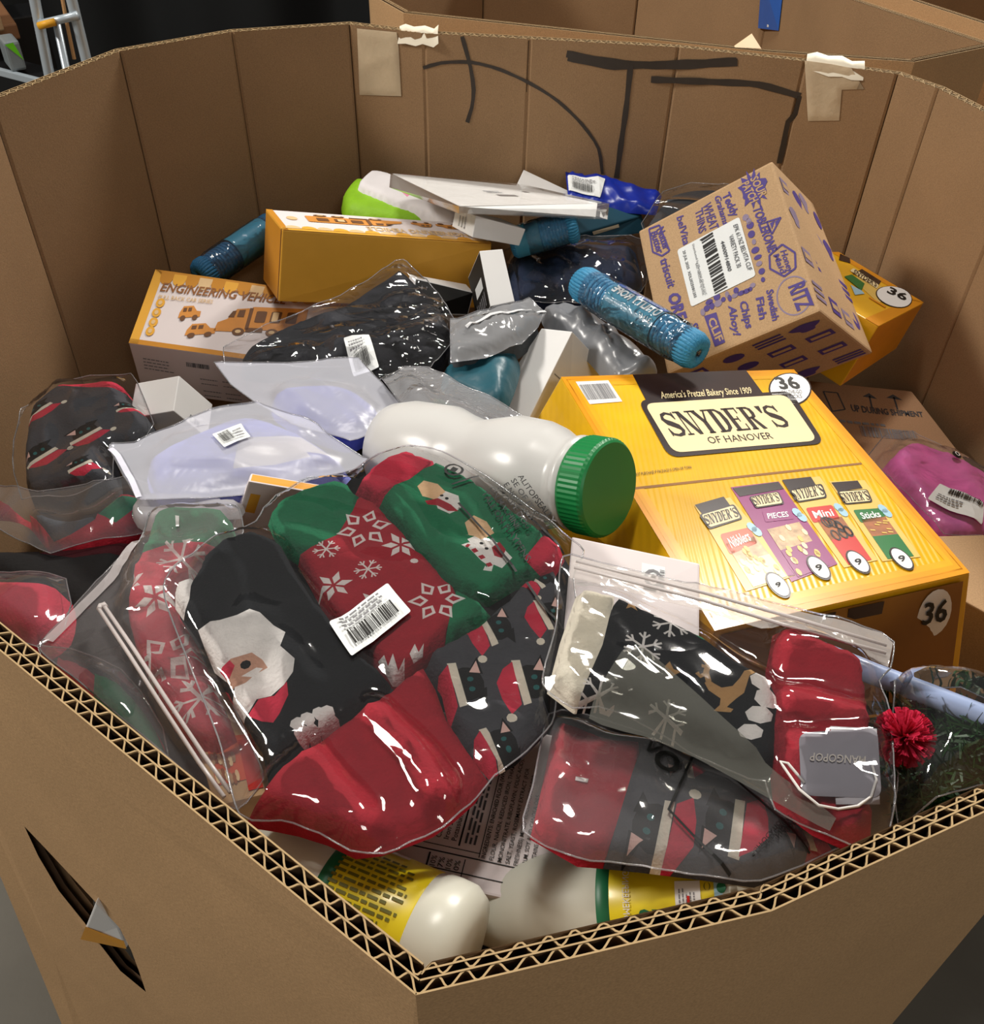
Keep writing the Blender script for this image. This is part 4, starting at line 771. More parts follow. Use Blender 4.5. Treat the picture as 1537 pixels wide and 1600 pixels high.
pr = Print(c.surf('z+'), 0.0004); pr.poly(rrect(rect(.1, .62, .62, .80), .2), BROWNK); pr.poly(rrect(rect(.13, .64, .59, .78), .2), CREAM, 1); pr.text("SNYDER'S", ((.17, .66), (.56, .66), (.17, .76)), BROWNK, .02, 2); pr.poly(rrect(rect(.15, .15, .95, .55), .1), CORAL); pr.poly(rect(.7, .05, .98, .5), REDP, 1)
for k in range(14): pr.poly(disc(.2 + .05 * (k % 7) * 1.2, .2 + .14 * (k // 7) + .03 * math.sin(k), .04, .05, 9), (CREAM, MIXP, PRETZ)[k % 3], 2)
pr.build('front_print', t)

# ================================================================== bottles, jar, rope
HDPE = mat('white_plastic', '#dcdccd', 0.3, 0.02, 20, spec=0.5, sub=0.15); GREENL = mat('green_lid', '#0a7a3c', 0.42, 0.05, 30, spec=0.5); LABELY = mat('yellow_label', '#e9d21c', 0.35, 0.03, 30, spec=0.5, coat=0.2); LABELG = mat('green_label', '#1f6b45', 0.4, 0.04, 30)
OLIVE = mat('olive_lettering', '#6d6a18', 0.5, 0.05, 60)
JARP = mat('milky_plastic', '#cbcac7', 0.28, 0.02, 12, spec=0.5, sub=0.2)
# bottle A: base towards the front corner, shoulder towards the left
def bottle(label, a, b, R0, lab, neck, upv, ov=0.92):
    """a: base end, b: neck end"""
    fr = frame_from(a, b, upv); L = fr[4]
    t = thing('spray_bottle', label, 'bottle', a, None)
    l0, l1 = lab
    prof = [(0.0, R0 * .55), (0.003, R0 * .86), (0.010, R0 * .985), (0.018, R0), (l0 - .006, R0), (l0 - .003, R0 * .965), (l1 + .003, R0 * .965), (l1 + .008, R0 * .99), (l1 + .016, R0 * .95), (l1 + (L - l1) * .3, R0 * .95), (l1 + (L - l1) * .52, R0 * .86), (l1 + (L - l1) * .7, R0 * .66), (l1 + (L - l1) * .84, R0 * .42), (L - .012, R0 * .32), (L, R0 * .32)]
    v, f = lathe(fr, prof, 48, ov); o = mesh('bottle_body', v, f, t, [HDPE], None, True)
    v, f = lathe(fr, [(l0 - .001, R0 * .96), (l0, R0 * .975), (l1 - .007, R0 * .975), (l1 - .006, R0 * .96)], 48, ov); mesh('label', v, f[:-2], t, [LABELY], None, True)
    v, f = lathe(fr, [(l1 - .0065, R0 * .96), (l1 - .006, R0 * .976), (l1 + .001, R0 * .976), (l1 + .0015, R0 * .96)], 48, ov); mesh('label_band', v, f[:-2], t, [LABELG], None, True)
    v, f = lathe(fr, [(L - .001, R0 * .34), (L, R0 * .4), (L + .028, R0 * .4), (L + .03, R0 * .3)], 24, ov); mesh('cap', v, f, t, [HDPE], None, True)
    return t, fr, cyl_surf(fr, R0 * .977, ov)
BA = ((-0.0049,0.219,0.88), (-0.1611,0.2877,0.862))
t, fr, sf = bottle('white spray bottle with yellow label of small olive print in the front corner', BA[0], BA[1], .036, (.031, .088), .03, (0, 0, 1))
pr = Print(sf, 0.0003)
for k in range(19):
    an = .25 + .105 * k; pr.lines(((.083, an), (.036, an), (.083, an + .075)), OLIVE, 1, 10 + k, .68)
for an, s in ((.30, 'KEEP OUT OF REACH OF CHILDREN'), (.43, 'FOR EXTERNAL USE ONLY CONTAINS')): pass
pr.poly([(.070, 2.35), (.078, 2.35), (.078, 2.55), (.070, 2.5)], WHITE, 2); pr.poly([(.050, 2.4), (.066, 2.42), (.066, 2.52), (.05, 2.5)], WHITE, 2); pr.build('label_print', t)
BB = ((0.1586,0.2487,0.892), (-0.0318,0.2693,0.826))
t, fr, sf = bottle('white spray bottle with yellow and green label lying along the right rim', BB[0], BB[1], .0325, (.016, .088), .03, (0, 0, 1))
pr = Print(sf, 0.0003)
pr.text("ER'S", ((.064, .62), (.064, 1.05), (.054, .62)), LABELG, .04, 1); pr.text('DAY', ((.050, .70), (.050, .95), (.045, .70)), OLIVE, .02, 1)
pr.text('HOMEKEEPING', ((.0735, .75), (.0735, 1.7), (.0695, .75)), WHITE, .0, 2)
pr.poly(rect(.030, .85, .044, 1.5), WHITE, 1); pr.lines(((.042, .9), (.042, 1.4), (.032, .9)), GREYP, 5, 3, .4, 2); pr.poly(rect(.036, 1.0, .0375, 1.25), REDP, 3)
pr.poly(rect(.008 + .006, 1.2, .0225, 1.55), LIGHTBLUE, 1); pr.poly(disc(.0185, 1.37, .0025, .09), LABELG, 2); [pr.poly(q_, OLIVE, 1) for q_ in ring(.0262, 1.4, .0016, .07, .0006, 12)]
pr.build('label_print', t)
# ---- big jar with ribbed green lid
JA, JB = (-0.1008,0.734,0.815), (0.0958,0.5863,0.9)
fr = frame_from(JB, JA); L = fr[4]; R0 = .0412
t = thing('plastic_jar', 'large milky plastic jar with a ribbed green screw lid', 'jar', JB)
v, f = lathe(fr, [(0, R0 * .93), (.0015, R0 * .97), (.004, R0), (.023, R0), (.026, R0 * .97), (.0265, R0 * .9)], 120, 1, lambda d, an: 0.012 * (math.cos(60 * an) > 0) if .003 < d < .0245 else 0)
o = mesh('lid', v, f, t, [GREENL]); 
v, f = lathe(fr, [(.024, R0 * .9), (.027, R0 * .9), (.029, R0 * .98), (.033, R0 * .98), (.036, R0 * .90), (.044, R0 * .92), (.058, R0 * 1.08), (.072, R0 * 1.17), (.10, R0 * 1.2), (.125, R0 * 1.08), (.145, R0 * .98), (.165, R0 * 1.08), (.182, R0 * 1.2), (L - .03, R0 * 1.2), (L - .008, R0 * 1.1), (L, R0 * .9)], 56)
mesh('jar_body', v, f, t, [JARP], None, True)
# ---- rope hanks
ROPE = mat('blue_rope', '#2f86b0', 0.55, 0.16, 260, 0.6, 500, spec=0.5); ROPED = mat('deep_blue_rope', '#1c5c84', 0.6, 0.16, 260, 0.6, 500); LBL = mat('teal_label', '#3f87a0', 0.35, 0.05, 30); LBL2 = mat('blue_label', '#4468ac', 0.35, 0.05, 30)
SHRINK = film_mat('shrink_wrap', 0.02, (.97, .98, .99), bump=.5, bscale=40, rough=.06)
def rope(label, a, b, R0, turns, lab=(.28, .72), text=None, m=ROPE, r=.0031, ang0=0.0, group=None):
    fr = frame_from(a, b); o_, x, y, z, L = fr; t = thing('rope_hank', label, 'rope', a, group)
    pts = []
    e0, e1 = .12 * L, .88 * L
    for k in range(turns * 20 + 1):
        an = 2 * PI * k / 20; d = e0 + (e1 - e0) * k / (turns * 20); pts.append(o_ + x * d + (y * math.cos(an) + z * math.sin(an)) * (R0 - r))
    v, f = tube(pts, r, 6); mesh('coil', v, f, t, [m], None, True)
    for s in (0, 1):
        parts = []
        for k in range(30):
            an = 2 * PI * k / 30; rad = y * math.cos(an) + z * math.sin(an); q = []
            for (d, rr) in ((.16, .80), (.10, .93), (.05, .93), (.012, .80), (0.0, .55), (.015, .25)):
                dd = d * L if s == 0 else L - d * L; q.append(o_ + x * dd + rad * R0 * rr)
            parts.append(tube(q, r * .95, 5))
        v, f = join(*parts); e = mesh('loop_end', v, f, t, [m], None, True); e['kind'] = 'stuff'
    v, f = lathe(fr, [(e0 + .01, R0 * .55), (e1 - .01, R0 * .55)], 16); mesh('core', v, f, t, [ROPED])
    if lab:
        v, f = lathe(fr, [(lab[0] * L, R0 + .0012), (lab[1] * L, R0 + .0012)], 40); mesh('label', v, f[:-2], t, [LBL], None, True)
        pr = Print(cyl_surf(fr, R0 + .0014), .0004)
        if text: text(pr, L)
        if pr.v: pr.build('label_print', t)
    v, f = lathe(fr, [(0.0, R0 * .5), (.01, R0 * .95), (.03, R0 + .003), (L - .03, R0 + .003), (L - .01, R0 * .97), (L, R0 * .6)], 36, 1, lambda d, an: .012 * math.sin(3 * an + d * 90)); mesh('shrink_film', v, f, t, [SHRINK], None, True)
    return t
def t1(pr, L):
    up = 1.55
    pr.text('UTILITY ROPE', ((.69 * L, 2.0), (.32 * L, 2.0), (.69 * L, 1.5)), WHITE, .03)
    pr.poly(rect(.305 * L, .7, .695 * L, 1.4), LBL2); pr.text('General Purpose for', ((.66 * L, 1.36), (.38 * L, 1.36), (.66 * L, 1.2)), WHITE, 0); pr.text('Everyday use', ((.66 * L, 1.1), (.34 * L, 1.1), (.66 * L, .8)), WHITE, .02)
    pr.text('3/16"', ((.68 * L, 2.5), (.58 * L, 2.5), (.68 * L, 2.2)), WHITE, 0); pr.lines(((.5 * L, 2.6), (.32 * L, 2.6), (.5 * L, 2.2)), LIGHTBLUE, 3, 4, .3)
rope('blue utility rope hank with teal label lying against the purple printed carton', (0.0927,0.9858,0.862), (0.2106,0.8456,0.862),   .0195, 25, (.30, .70), text=t1)
rope('blue rope hank seen end on under the flat white package', (0.0164,1.1539,0.82), (0.0981,1.1571,0.845), .0195, 16, (.05, .45), lambda pr, L: pr.text('S', ((.3 * L, 1.1), (.3 * L, 1.6), (.16 * L, 1.1)), WHITE, .03))
rope('blue rope hank with pale label between the left wall and the gold carton', (-0.4261,1.221,0.72), (-0.3381,1.3431,0.74), .022, 20, (.42, .85), None, ROPED)

# ================================================================== soft goods
def soft(name, label, cat, plane, outline, th, r, mats, base=0.0, res=0.006, wr=None, motifs=(), sharp=False, group=None, lump=None):
    s = Slab(plane, outline, th, r, base, res, wr, sharp); o = s.build(name, None, mats, motifs); tag(o, label, cat, group); s.obj = o; return s
def W_(amp, fx, fy, ang=0.0, seed=0): return lambda x, y: amp * (ridge(np.asarray(x), np.asarray(y), seed, ang, fx, fy) - .4)
def W2(*fs): return lambda x, y: sum(f(x, y) for f in fs)
def pouch(label, plane, outline, th, r, m, wr, name='pouch', cat='pouch', res=.006, sharp=False, mats=None): return soft(name, label, cat, plane, outline, th, r, mats or [m], 0, res, wr, (), sharp)
def sticker(s, q, m=PAPER, seed=2, part='barcode_label', lift=.0022, bars=(.12, .15, .75, .55), lines=(.12, .62, .8, .9)):
    """paper label with bar code laid on a soft thing; q: corners bottom-left, bottom-right, top-right, top-left"""
    f = s.surf(); f.curved = .008; pr = Print(f, lift); pr.poly(rrect(q, .06), m)
    A = lambda u, v: ((q[0][0] * (1 - u) + q[1][0] * u) * (1 - v) + (q[3][0] * (1 - u) + q[2][0] * u) * v, (q[0][1] * (1 - u) + q[1][1] * u) * (1 - v) + (q[3][1] * (1 - u) + q[2][1] * u) * v)
    pr.bars((A(bars[0], bars[1]), A(bars[2], bars[1]), A(bars[0], bars[3])), BLACK, 26, seed, 1); pr.lines((A(lines[0], lines[1]), A(lines[2], lines[1]), A(lines[0], lines[3])), GREYP, 3, seed, .45, 1); pr.build(part, s.obj); return A
BLACKF = mat('navy_fabric', '#12141d', 0.7, 0.2, 60, 0.3, 300); GREYF = mat('grey_fabric', '#6c6f74', 0.8, 0.12, 40, 0.4, 260); GREYD = mat('dark_grey_fabric', '#3d4145', 0.8, 0.12, 40, 0.3, 260); NAVY = mat('deep_navy_fabric', '#182a4a', 0.8, 0.15, 40, 0.3, 260)
POLYB = film_mat('crinkled_film', 0.012, (.93, .93, .95), bump=.5, bscale=13, rough=.06, gloss=1.5, stretch=(1, 2.0, 1), ridged=True); POLYC = film_mat('clear_film', 0.04, (.95, .95, .96), bump=.5, bscale=16, rough=.08, gloss=1.4); POLYH = film_mat('hazy_film', 0.30, (.8, .8, .82), bump=.5, bscale=18, rough=.12, gloss=1.2)
def bagged(s, label, outline, m, gap=.0022, wr=None, sharp=True, name='plastic_bag', res=.005, slabs=None, blur=4):
    f = film(name, None, (s.o, s.ex, s.ey), outline, slabs or [s], m, gap, res, wr, blur, sharp); tag(f.obj, label, 'bag'); return f

# ---- black folded garment in crinkled film, centre left
s = soft('folded_garment', 'black folded garment shining through crinkled film in front of the gold carton', 'garment', ((-0.1719,0.9361,0.825),(0.9988,0,0.0499),(-0.005,0.995,0.0993)), [(-0.1121,-0.0581),(-0.1106,-0.0204),(-0.0617,0.0203),(-0.0123,0.0531),(0.0259,0.0951),(0.0515,0.1221),(0.0734,0.099),(0.102,0.055),(0.1189,0.0111),(0.1238,-0.0178),(0.0988,-0.0679),(0.0658,-0.0736),(0.0447,-0.0868),(0.0219,-0.0673),(-0.0347,-0.064)], .036, .028, [BLACKF], wr=W2(W_(.020, 22, 5, 2.1, 3), W_(.009, 46, 16, 1.8, 8)))
bg = bagged(s, 'crinkled clear bag around the black folded garment', [(-0.1337,-0.0323),(-0.1111,-0.0101),(-0.0624,0.0251),(-0.0127,0.0568),(0.027,0.1003),(0.0465,0.1263),(0.0557,0.1287),(0.0746,0.1042),(0.1032,0.0599),(0.1225,0.0122),(0.1274,-0.0179),(0.1012,-0.0732),(0.0661,-0.0778),(0.0469,-0.0951),(0.0116,-0.0693),(-0.0341,-0.0683),(-0.1028,-0.0658),(-0.1262,-0.0621)], POLYB, wr=W_(.007, 46, 10, 2.0, 2), blur=1)
sticker(bg, [(0.0197,-0.0906),(0.0462,-0.0786),(0.0315,-0.0337),(0.0053,-0.0431)], PAPER, 3)
# ---- grey pouches
s = soft('folded_garment', 'dark grey folded garment in the zip bag left of the white tilted box', 'garment', ((0.0026,0.9162,0.835),(1,0,0),(0,1,0)), [(-0.054,-0.0028),(-0.0149,0.0257),(0.0331,0.0419),(0.0468,0.029),(0.0394,0.0125),(0.0228,-0.0143),(-0.0154,-0.0413),(-0.0501,-0.0528)], .03, .016, [GREYD], wr=W_(.006, 14, 30, .3, 4))
bg = bagged(s, 'clear bag of grey fabric left of the white tilted box', [(-0.0561,0.0249),(-0.011,0.0506),(0.0334,0.0713),(0.053,0.0443),(0.043,0.014),(0.0249,-0.0193),(-0.0145,-0.0486),(-0.0512,-0.0588)], film_mat('grey_film', 0.34, (.7, .7, .72), hazecol=(.62, .63, .65), bump=.5, bscale=14, rough=.12, gloss=1.2, ridged=True), wr=W2(W_(.007, 40, 12, 1.9, 5), W_(.004, 80, 30, .6, 5)), blur=1)
pr = Print(bg.surf(), .002); pr.poly(stroke([(-0.0365,-0.0148),(-0.0109,0.0099),(0.0142,0.0232),(0.0523,0.0456)], .004), mat('zip_strip', '#d7d8da', .35)); pr.build('zip_strip', bg.obj)
pouch('grey crinkled pouch lying under the blue rope hank', ((0.1118,0.9355,0.822),(0.995,0,-0.0995),(0,1,0)), [(-0.0576,0.0624),(-0.0311,0.0755),(-0.0064,0.0592),(0.0226,0.0359),(0.0478,-0.0034),(0.0712,-0.0472),(0.0526,-0.0666),(0.0204,-0.0703),(-0.0051,-0.0245),(-0.029,0.0113),(-0.0529,0.0336)], .026, .02, mat('silver_grey_film', '#74767a', 0.28, 0.1, 30, spec=.6), W2(W_(.013, 50, 14, -.7, 6), W_(.006, 90, 40, .3, 9)), res=.004)
pouch('teal fabric pouch under the grey bag at the centre', ((-0.0202,0.8506,0.82),(1,0,0),(0,1,0)), [(-0.0387,0.0161),(-0.0329,0.0372),(0.0412,0.0573),(0.0461,0.0263),(0.0313,-0.0387),(0.0098,-0.0364),(-0.0163,-0.0217),(-0.0376,-0.0042)], .022, .02, mat('teal_fabric', '#235360', 0.4, 0.12, 20, .2, 120), W2(W_(.009, 30, 10, .5, 2), W_(.004, 70, 30, 1.2, 5)))
# ---- clear bag with green and black things
s = soft('folded_garment', 'dark bundle with green inside the clear bag at the centre', 'garment', ((-0.0377,0.7825,0.84),(1,0,0),(0,0.9988,-0.0499)), [(-0.0619,0.0204),(-0.0519,0.0416),(-0.0362,0.0277),(-0.0144,-0.029),(-0.0195,-0.0488),(-0.0413,-0.0248)], .02, .012, [BLACKF], wr=W_(.006, 30, 14, .5, 3))
s2 = soft('green_bundle', 'shiny green bundle inside the clear bag at the centre', 'bundle', ((-0.0377,0.7825,0.84),(1,0,0),(0,0.9988,-0.0499)), [(-0.0302,-0.0015),(-0.0229,0.0047),(0.0038,-0.0124),(0.0394,-0.046),(0.0364,-0.0515),(-0.0131,-0.0528),(-0.0308,-0.0298)], .024, .012, [mat('shiny_green', '#0d5c2a', .2, .2, 40, spec=.7)], wr=W_(.006, 30, 14, .5, 7))
bagged(s, 'clear bag holding a green bundle beside the lilac pouch', [(-0.0786,0.0292),(-0.0588,0.0601),(-0.0345,0.0601),(0.0088,0.0228),(0.0498,-0.0101),(0.0725,-0.0335),(0.0724,-0.0444),(0.0395,-0.0556),(-0.0166,-0.0562),(-0.0485,-0.0285)], film_mat('grey_haze_film', 0.34, (.72, .72, .74), hazecol=(.6, .6, .62), bump=.7, bscale=20, rough=.1, gloss=1.4), slabs=[s, s2], wr=W_(.006, 30, 12, .5, 6), gap=.004)
# ---- navy roll
s = soft('rolled_blanket', 'navy blue rolled blanket in clear wrap behind the blue rope', 'blanket', ((0.1024,1.1546,0.79),(1,0,0),(0,0.9806,0.1961)), [(-0.0912,0.0259),(-0.0594,0.0484),(0.0759,0.061),(0.0882,0.0495),(0.0922,-0.0177),(0.0805,-0.0405),(0.0023,-0.0656),(-0.0801,-0.0666)], .042, .04, [NAVY], wr=W2(W_(.008, 8, 30, 1.4, 4), W_(.004, 40, 12, .3, 5)))
bagged(s, 'clear wrap around the navy rolled blanket', [(-0.0972,0.0269),(-0.0629,0.0536),(0.0763,0.0678),(0.0921,0.055),(0.097,-0.02),(0.0826,-0.0465),(0.0021,-0.0728),(-0.0841,-0.0728)], film_mat('wrap_film', .012, (.93, .94, .96), bump=.5, bscale=9, rough=.06, gloss=1.5, ridged=True, stretch=(1.6, 1, 1)), wr=W2(W_(.007, 34, 8, .2, 7), W_(.004, 60, 20, 1.2, 3)), blur=1)
# ---- bright blue pouch, dark clear bag behind, lime and pink things at the back
s = pouch('bright blue pouch with white barcode label at the far wall', ((0.1627,1.3254,0.82),(1,0,0),(0,0.9806,0.1961)), [(-0.0688,0.0485),(-0.0216,0.0337),(0.0239,0.0145),(0.0687,-0.0028),(0.057,-0.047),(0.0203,-0.0443),(-0.0245,-0.0377),(-0.0664,-0.0104)], .010, .010, mat('royal_blue_film', '#0b2a9a', .3, .1, 20, spec=.6), W2(W_(.008, 40, 10, .3, 4), W_(.004, 80, 30, 1.3, 4)), sharp=True)
sticker(s, [(-0.0657,-0.0056),(-0.0228,-0.03),(-0.0138,0.0102),(-0.0667,0.029)], PAPER, 4)
s = soft('dark_bundle', 'dark grey bundle in clear wrap behind the brown printed carton', 'bundle', ((0.2528,1.2581,0.835),(1,0,0),(0,0.9806,0.1961)), [(-0.0558,-0.0439),(-0.0249,0.0173),(0.0123,0.0362),(0.0569,0.0354),(0.0418,-0.019),(-0.0158,-0.0781),(-0.0499,-0.0795)], .03, .025, [GREYD], wr=W_(.008, 20, 14, .5, 3))
bagged(s, 'clear wrap around the dark bundle behind the brown printed carton', [(-0.063,-0.0482),(-0.028,0.0229),(0.0132,0.045),(0.0666,0.0416),(0.048,-0.0256),(-0.0148,-0.0858),(-0.0573,-0.0877)], POLYB, wr=W_(.006, 30, 20, .2, 3))
pouch('lime green plush pouch under the pink and white package', ((-0.1489,1.3072,0.8),(1,0,0),(0,0.995,0.0995)), [(-0.0834,0.0128),(-0.0765,0.0482),(-0.0606,0.0653),(-0.0224,0.0422),(0.037,-0.0032),(0.0933,-0.0336),(0.0782,-0.0572),(0.0228,-0.0567),(-0.0382,-0.0469),(-0.0722,-0.0256)], .026, .02, mat('lime_plush', '#8cc21c', .6, .12, 30, .3, 200), W_(.006, 10, 10, .5, 4))
PKW = mat('pink_white_plush', '#e3dfe0', .7, .05, 30)
pk = mat('pink_stripe', '#e58fb0', .6, .05, 30)
soft('plush_pack', 'white plush package with a pink stripe on the lime green pouch', 'package', ((-0.139,1.3065,0.815),(1,0,0),(0,0.995,0.0995)), [(-0.0699,0.0135),(-0.0537,0.0605),(-0.021,0.0514),(0.0316,0.0051),(0.0858,-0.0472),(0.0726,-0.0689),(0.0309,-0.0517),(-0.0253,-0.0216)], .018, .014, [PKW, pk], wr=W_(.005, 16, 10, .4, 5), motifs=[([(-0.0073,-0.0004),(0.0077,0.0176),(0.0216,0.0046),(0.0071,-0.0199)], 1)])
# ---- flat white package in clear sleeve
c = Carton({(-1,-1,-1):(-0.0484,1.0755,0.8977),(-1,-1,1):(-0.0472,1.0486,0.9193),(-1,1,-1):(-0.1478,1.2403,0.8514),(-1,1,1):(-0.1502,1.2812,0.853),(1,-1,-1):(0.1234,1.1655,0.8536),(1,-1,1):(0.1281,1.2045,0.8548),(1,1,-1):(0.0244,1.3313,0.8082),(1,1,1):(0.0244,1.2969,0.8336)}); t = thing('flat_box', 'flat white box in a clear sleeve on top of the heap at the back', 'box', c.base()); c.build('box_body', t, [WHITE], None, .001)
pr = Print(c.surf('z+')); pr.lines(((.42, .42), (.56, .42), (.42, .52)), GREYP, 2, 3, .5); pr.poly(rect(.44, .30, .58, .36), GREYP); pr.poly(rect(.75, .5, .79, .56), GREYP); pr.build('top_print', t)
def sleeve(c, t, d=.003):
    m = c.mid; v, f = [], []
    ks = list(c.c); v = [c.c[k] + (c.c[k] - m) / np.linalg.norm(c.c[k] - m) * (d + (.012 if k[0] == 1 else 0)) for k in ks]
    for fc, q in FK.items(): f.append([ks.index(q[0]), ks.index(q[1]), ks.index(q[3]), ks.index(q[2])])
    return mesh('clear_sleeve', v, f, t, [film_mat('sleeve_film', .03, (.97, .97, .97), bump=.04, bscale=30, gloss=.8)])
sleeve(c, t)
# ---- frosted lilac pouches
FROST = film_mat('frosted_film', 0.42, (.82, .82, .92), hazecol=(.80, .81, .90), bump=.25, bscale=12, rough=.3, gloss=.7); LILAC = mat('lilac_fabric', '#8088d0', .8, .08, 20, .3, 200); CREAMF = mat('cream_fabric', '#e6e0cf', .8, .05, 20); BLUEL = mat('blue_lilac_fabric', '#4650b4', .8, .08, 20)
fb1 = soft('folded_garment', 'lilac and cream folded garment in the frosted pouch with a barcode', 'garment', ((-0.2339,0.6701,0.855),(1,0,0),(0,1,0)), [(-0.0849,0.0008),(-0.0333,0.0558),(0.0029,0.0676),(0.051,0.0448),(0.1022,-0.0001),(0.0955,-0.0156),(0.0356,-0.0339),(-0.0297,-0.0452),(-0.0677,-0.04)], .032, .03, [LILAC, CREAMF, BLUEL], wr=W2(W_(.010, 26, 6, 2.0, 3), W_(.004, 60, 20, 1.6, 4)), motifs=[([(-0.001,0.0185),(0.0534,0.0304),(0.0864,0.0084),(0.0761,-0.0012),(0.0377,-0.0146),(0.0019,-0.0223)], 1), ([(0.0641,0.001),(0.0984,0.0062),(0.0953,-0.0138),(0.0749,-0.0129)], 2), ([(-0.017,-0.0275),(-0.0004,-0.025),(0.0331,-0.0209),(0.0247,-0.0361),(-0.0084,-0.04)], 2)])
bg = bagged(fb1, 'frosted zip pouch with barcode label holding a lilac garment', [(-0.12,0.0067),(-0.1185,0.0132),(-0.0975,0.0142),(-0.0384,0.0646),(0.0027,0.0809),(0.0555,0.0549),(0.1205,-0.002),(0.1139,-0.0148),(0.0385,-0.0491),(-0.026,-0.0601),(-0.0717,-0.0653),(-0.0812,-0.0516),(-0.0942,-0.0325)], FROST, wr=W2(W_(.006, 30, 6, 2.1, 4), W_(.003, 70, 14, 1.7, 5)), gap=.002, blur=2)
sticker(bg, [(-0.0082,-0.0055),(0.0122,0.0112),(-0.0003,0.0296),(-0.0246,0.0161)], PAPER, 6, bars=(.1, .2, .5, .8), lines=(.58, .2, .9, .8))
pr = Print(bg.surf(), .0015); pr.poly(stroke([(-0.1168,0.004),(-0.1052,-0.0092),(-0.0849,-0.039),(-0.0705,-0.0636)], .005), mat('white_zip', '#d9d9e6', .35)); pr.build('zip_strip', bg.obj)
fb2 = soft('folded_garment', 'blue lilac folded garment in the frosted pouch behind', 'garment', ((-0.1851,0.7933,0.835),(1,0,0),(0,1,0)), [(-0.0459,0.0011),(-0.0353,0.015),(0.0165,0.022),(0.0441,0.0132),(0.0742,-0.0235),(0.0643,-0.0499),(0.0415,-0.068),(-0.0052,-0.048),(-0.0387,-0.0202)], .026, .025, [BLUEL], wr=W_(.006, 12, 12, .9, 5))
bg = bagged(fb2, 'frosted zip pouch holding a blue lilac garment, in front of the black bag', [(-0.1132,0.0494),(-0.1064,0.0521),(-0.0356,0.0544),(0.0377,0.0664),(0.07,0.0178),(0.1025,-0.0327),(0.08,-0.0563),(0.0477,-0.0775),(-0.0138,-0.0524),(-0.055,-0.0189),(-0.0876,0.0125)], FROST, wr=W2(W_(.006, 26, 6, .8, 8), W_(.003, 60, 16, 1.2, 5)), gap=.003, blur=2)
# ---- pink bag at the right wall
s = soft('pink_pack', 'bright pink packed item in clear bag at the right wall', 'package', ((0.5261,0.8779,0.66),(0.995,0,-0.0995),(0,1,0)), [(-0.04,0.0415),(0.0026,0.0864),(0.0407,0.0735),(0.0969,0.0209),(0.0605,-0.0743),(-0.0096,-0.0768),(-0.0309,-0.022)], .03, .014, [mat('hot_pink', '#dd66ac', .5, .2, 40, .4, 90)], wr=W2(W_(.01, 18, 10, .3, 4), W_(.005, 50, 30, .8, 3)), res=.006)
bg = bagged(s, 'clear bag with barcode label around the bright pink item', [(-0.0621,0.0478),(-0.0298,0.0913),(0.0126,0.1077),(0.0421,0.0878),(0.1003,0.0298),(0.0563,-0.0853),(-0.009,-0.0841),(-0.0276,-0.0416),(-0.0478,0.0066)], POLYC, wr=W_(.005, 30, 20, .6, 3), gap=.004)
sticker(bg, [(-0.0192,-0.0387),(0.0317,-0.0777),(0.0457,-0.04),(0.0027,-0.0128)], PAPER, 6, bars=(.25, .55, .95, .9), lines=(.1, .15, .6, .45))
pr = Print(bg.surf(), .002); pr.poly(disc(*[(0.0441,0.0465)][0], .006), BLACK); [pr.poly(q_, WHITE, 1) for q_ in ring(*[(0.0441,0.0465)][0], .003, .003, .001, 8)]; pr.build('recycle_mark', bg.obj)

# ================================================================== holiday socks in zip bags
def knit(name, col): return mat(name, col, .85, .10, 90, .5, 420, spec=.25)
SRED = knit('red_knit', '#a01c2c'); SRED2 = knit('bright_red_knit', '#c22a44'); SGRN = knit('green_knit', '#12704a'); SNAVY = knit('navy_knit', '#0c1116'); SCHAR = knit('charcoal_knit', '#404146'); SWHT = knit('white_knit', '#dedad6'); SCREAM = knit('cream_knit', '#ddd6c4'); STAN = knit('tan_knit', '#b08a5a')
SSKIN = knit('skin_knit', '#b98e78'); SBLK = knit('black_knit', '#08090b'); SPINK = knit('pale_pink_knit', '#e0b8ae'); STEAL = knit('teal_knit', '#1d5f5f'); SBEIGE = knit('beige_knit', '#d9b48c'); SHEAT = knit('red_heather_knit', '#83203a')
def place(polys, c, s, ang):
    """small drawings placed on a sock: centre, size in metres, turn"""
    ca, sa = math.cos(ang), math.sin(ang); return [[(c[0] + s * (x * ca - y * sa), c[1] + s * (x * sa + y * ca)) for x, y in pl] for pl in polys]
def flake(kind=0):
    out = []
    for k in range(6):
        a = PI / 3 * k; ca, sa = math.cos(a), math.sin(a); R_ = lambda x, y: (x * ca - y * sa, x * sa + y * ca)
        if kind == 0: out.append([R_(.12, 0), R_(.5, .2), R_(1, 0), R_(.5, -.2)])
        elif kind == 1:
            out.append([R_(.0, .06), R_(1, .06), R_(1, -.06), R_(0, -.06)]); 
            for s in (1, -1): out.append([R_(.5, 0), R_(.82, .3 * s), R_(.9, .22 * s), R_(.62, 0)])
        else:
            out.append([R_(.28, 0), R_(.55, .26), R_(1, 0), R_(.55, -.26)])
    return out
def flake_hole():
    out = []
    for k in range(6):
        a = PI / 3 * k; ca, sa = math.cos(a), math.sin(a); out.append([(x * ca - y * sa, x * sa + y * ca) for x, y in ((.42, 0), (.57, .14), (.83, 0), (.57, -.14))])
    return out
def M_(polys, m): return [(p, m) for p in polys]
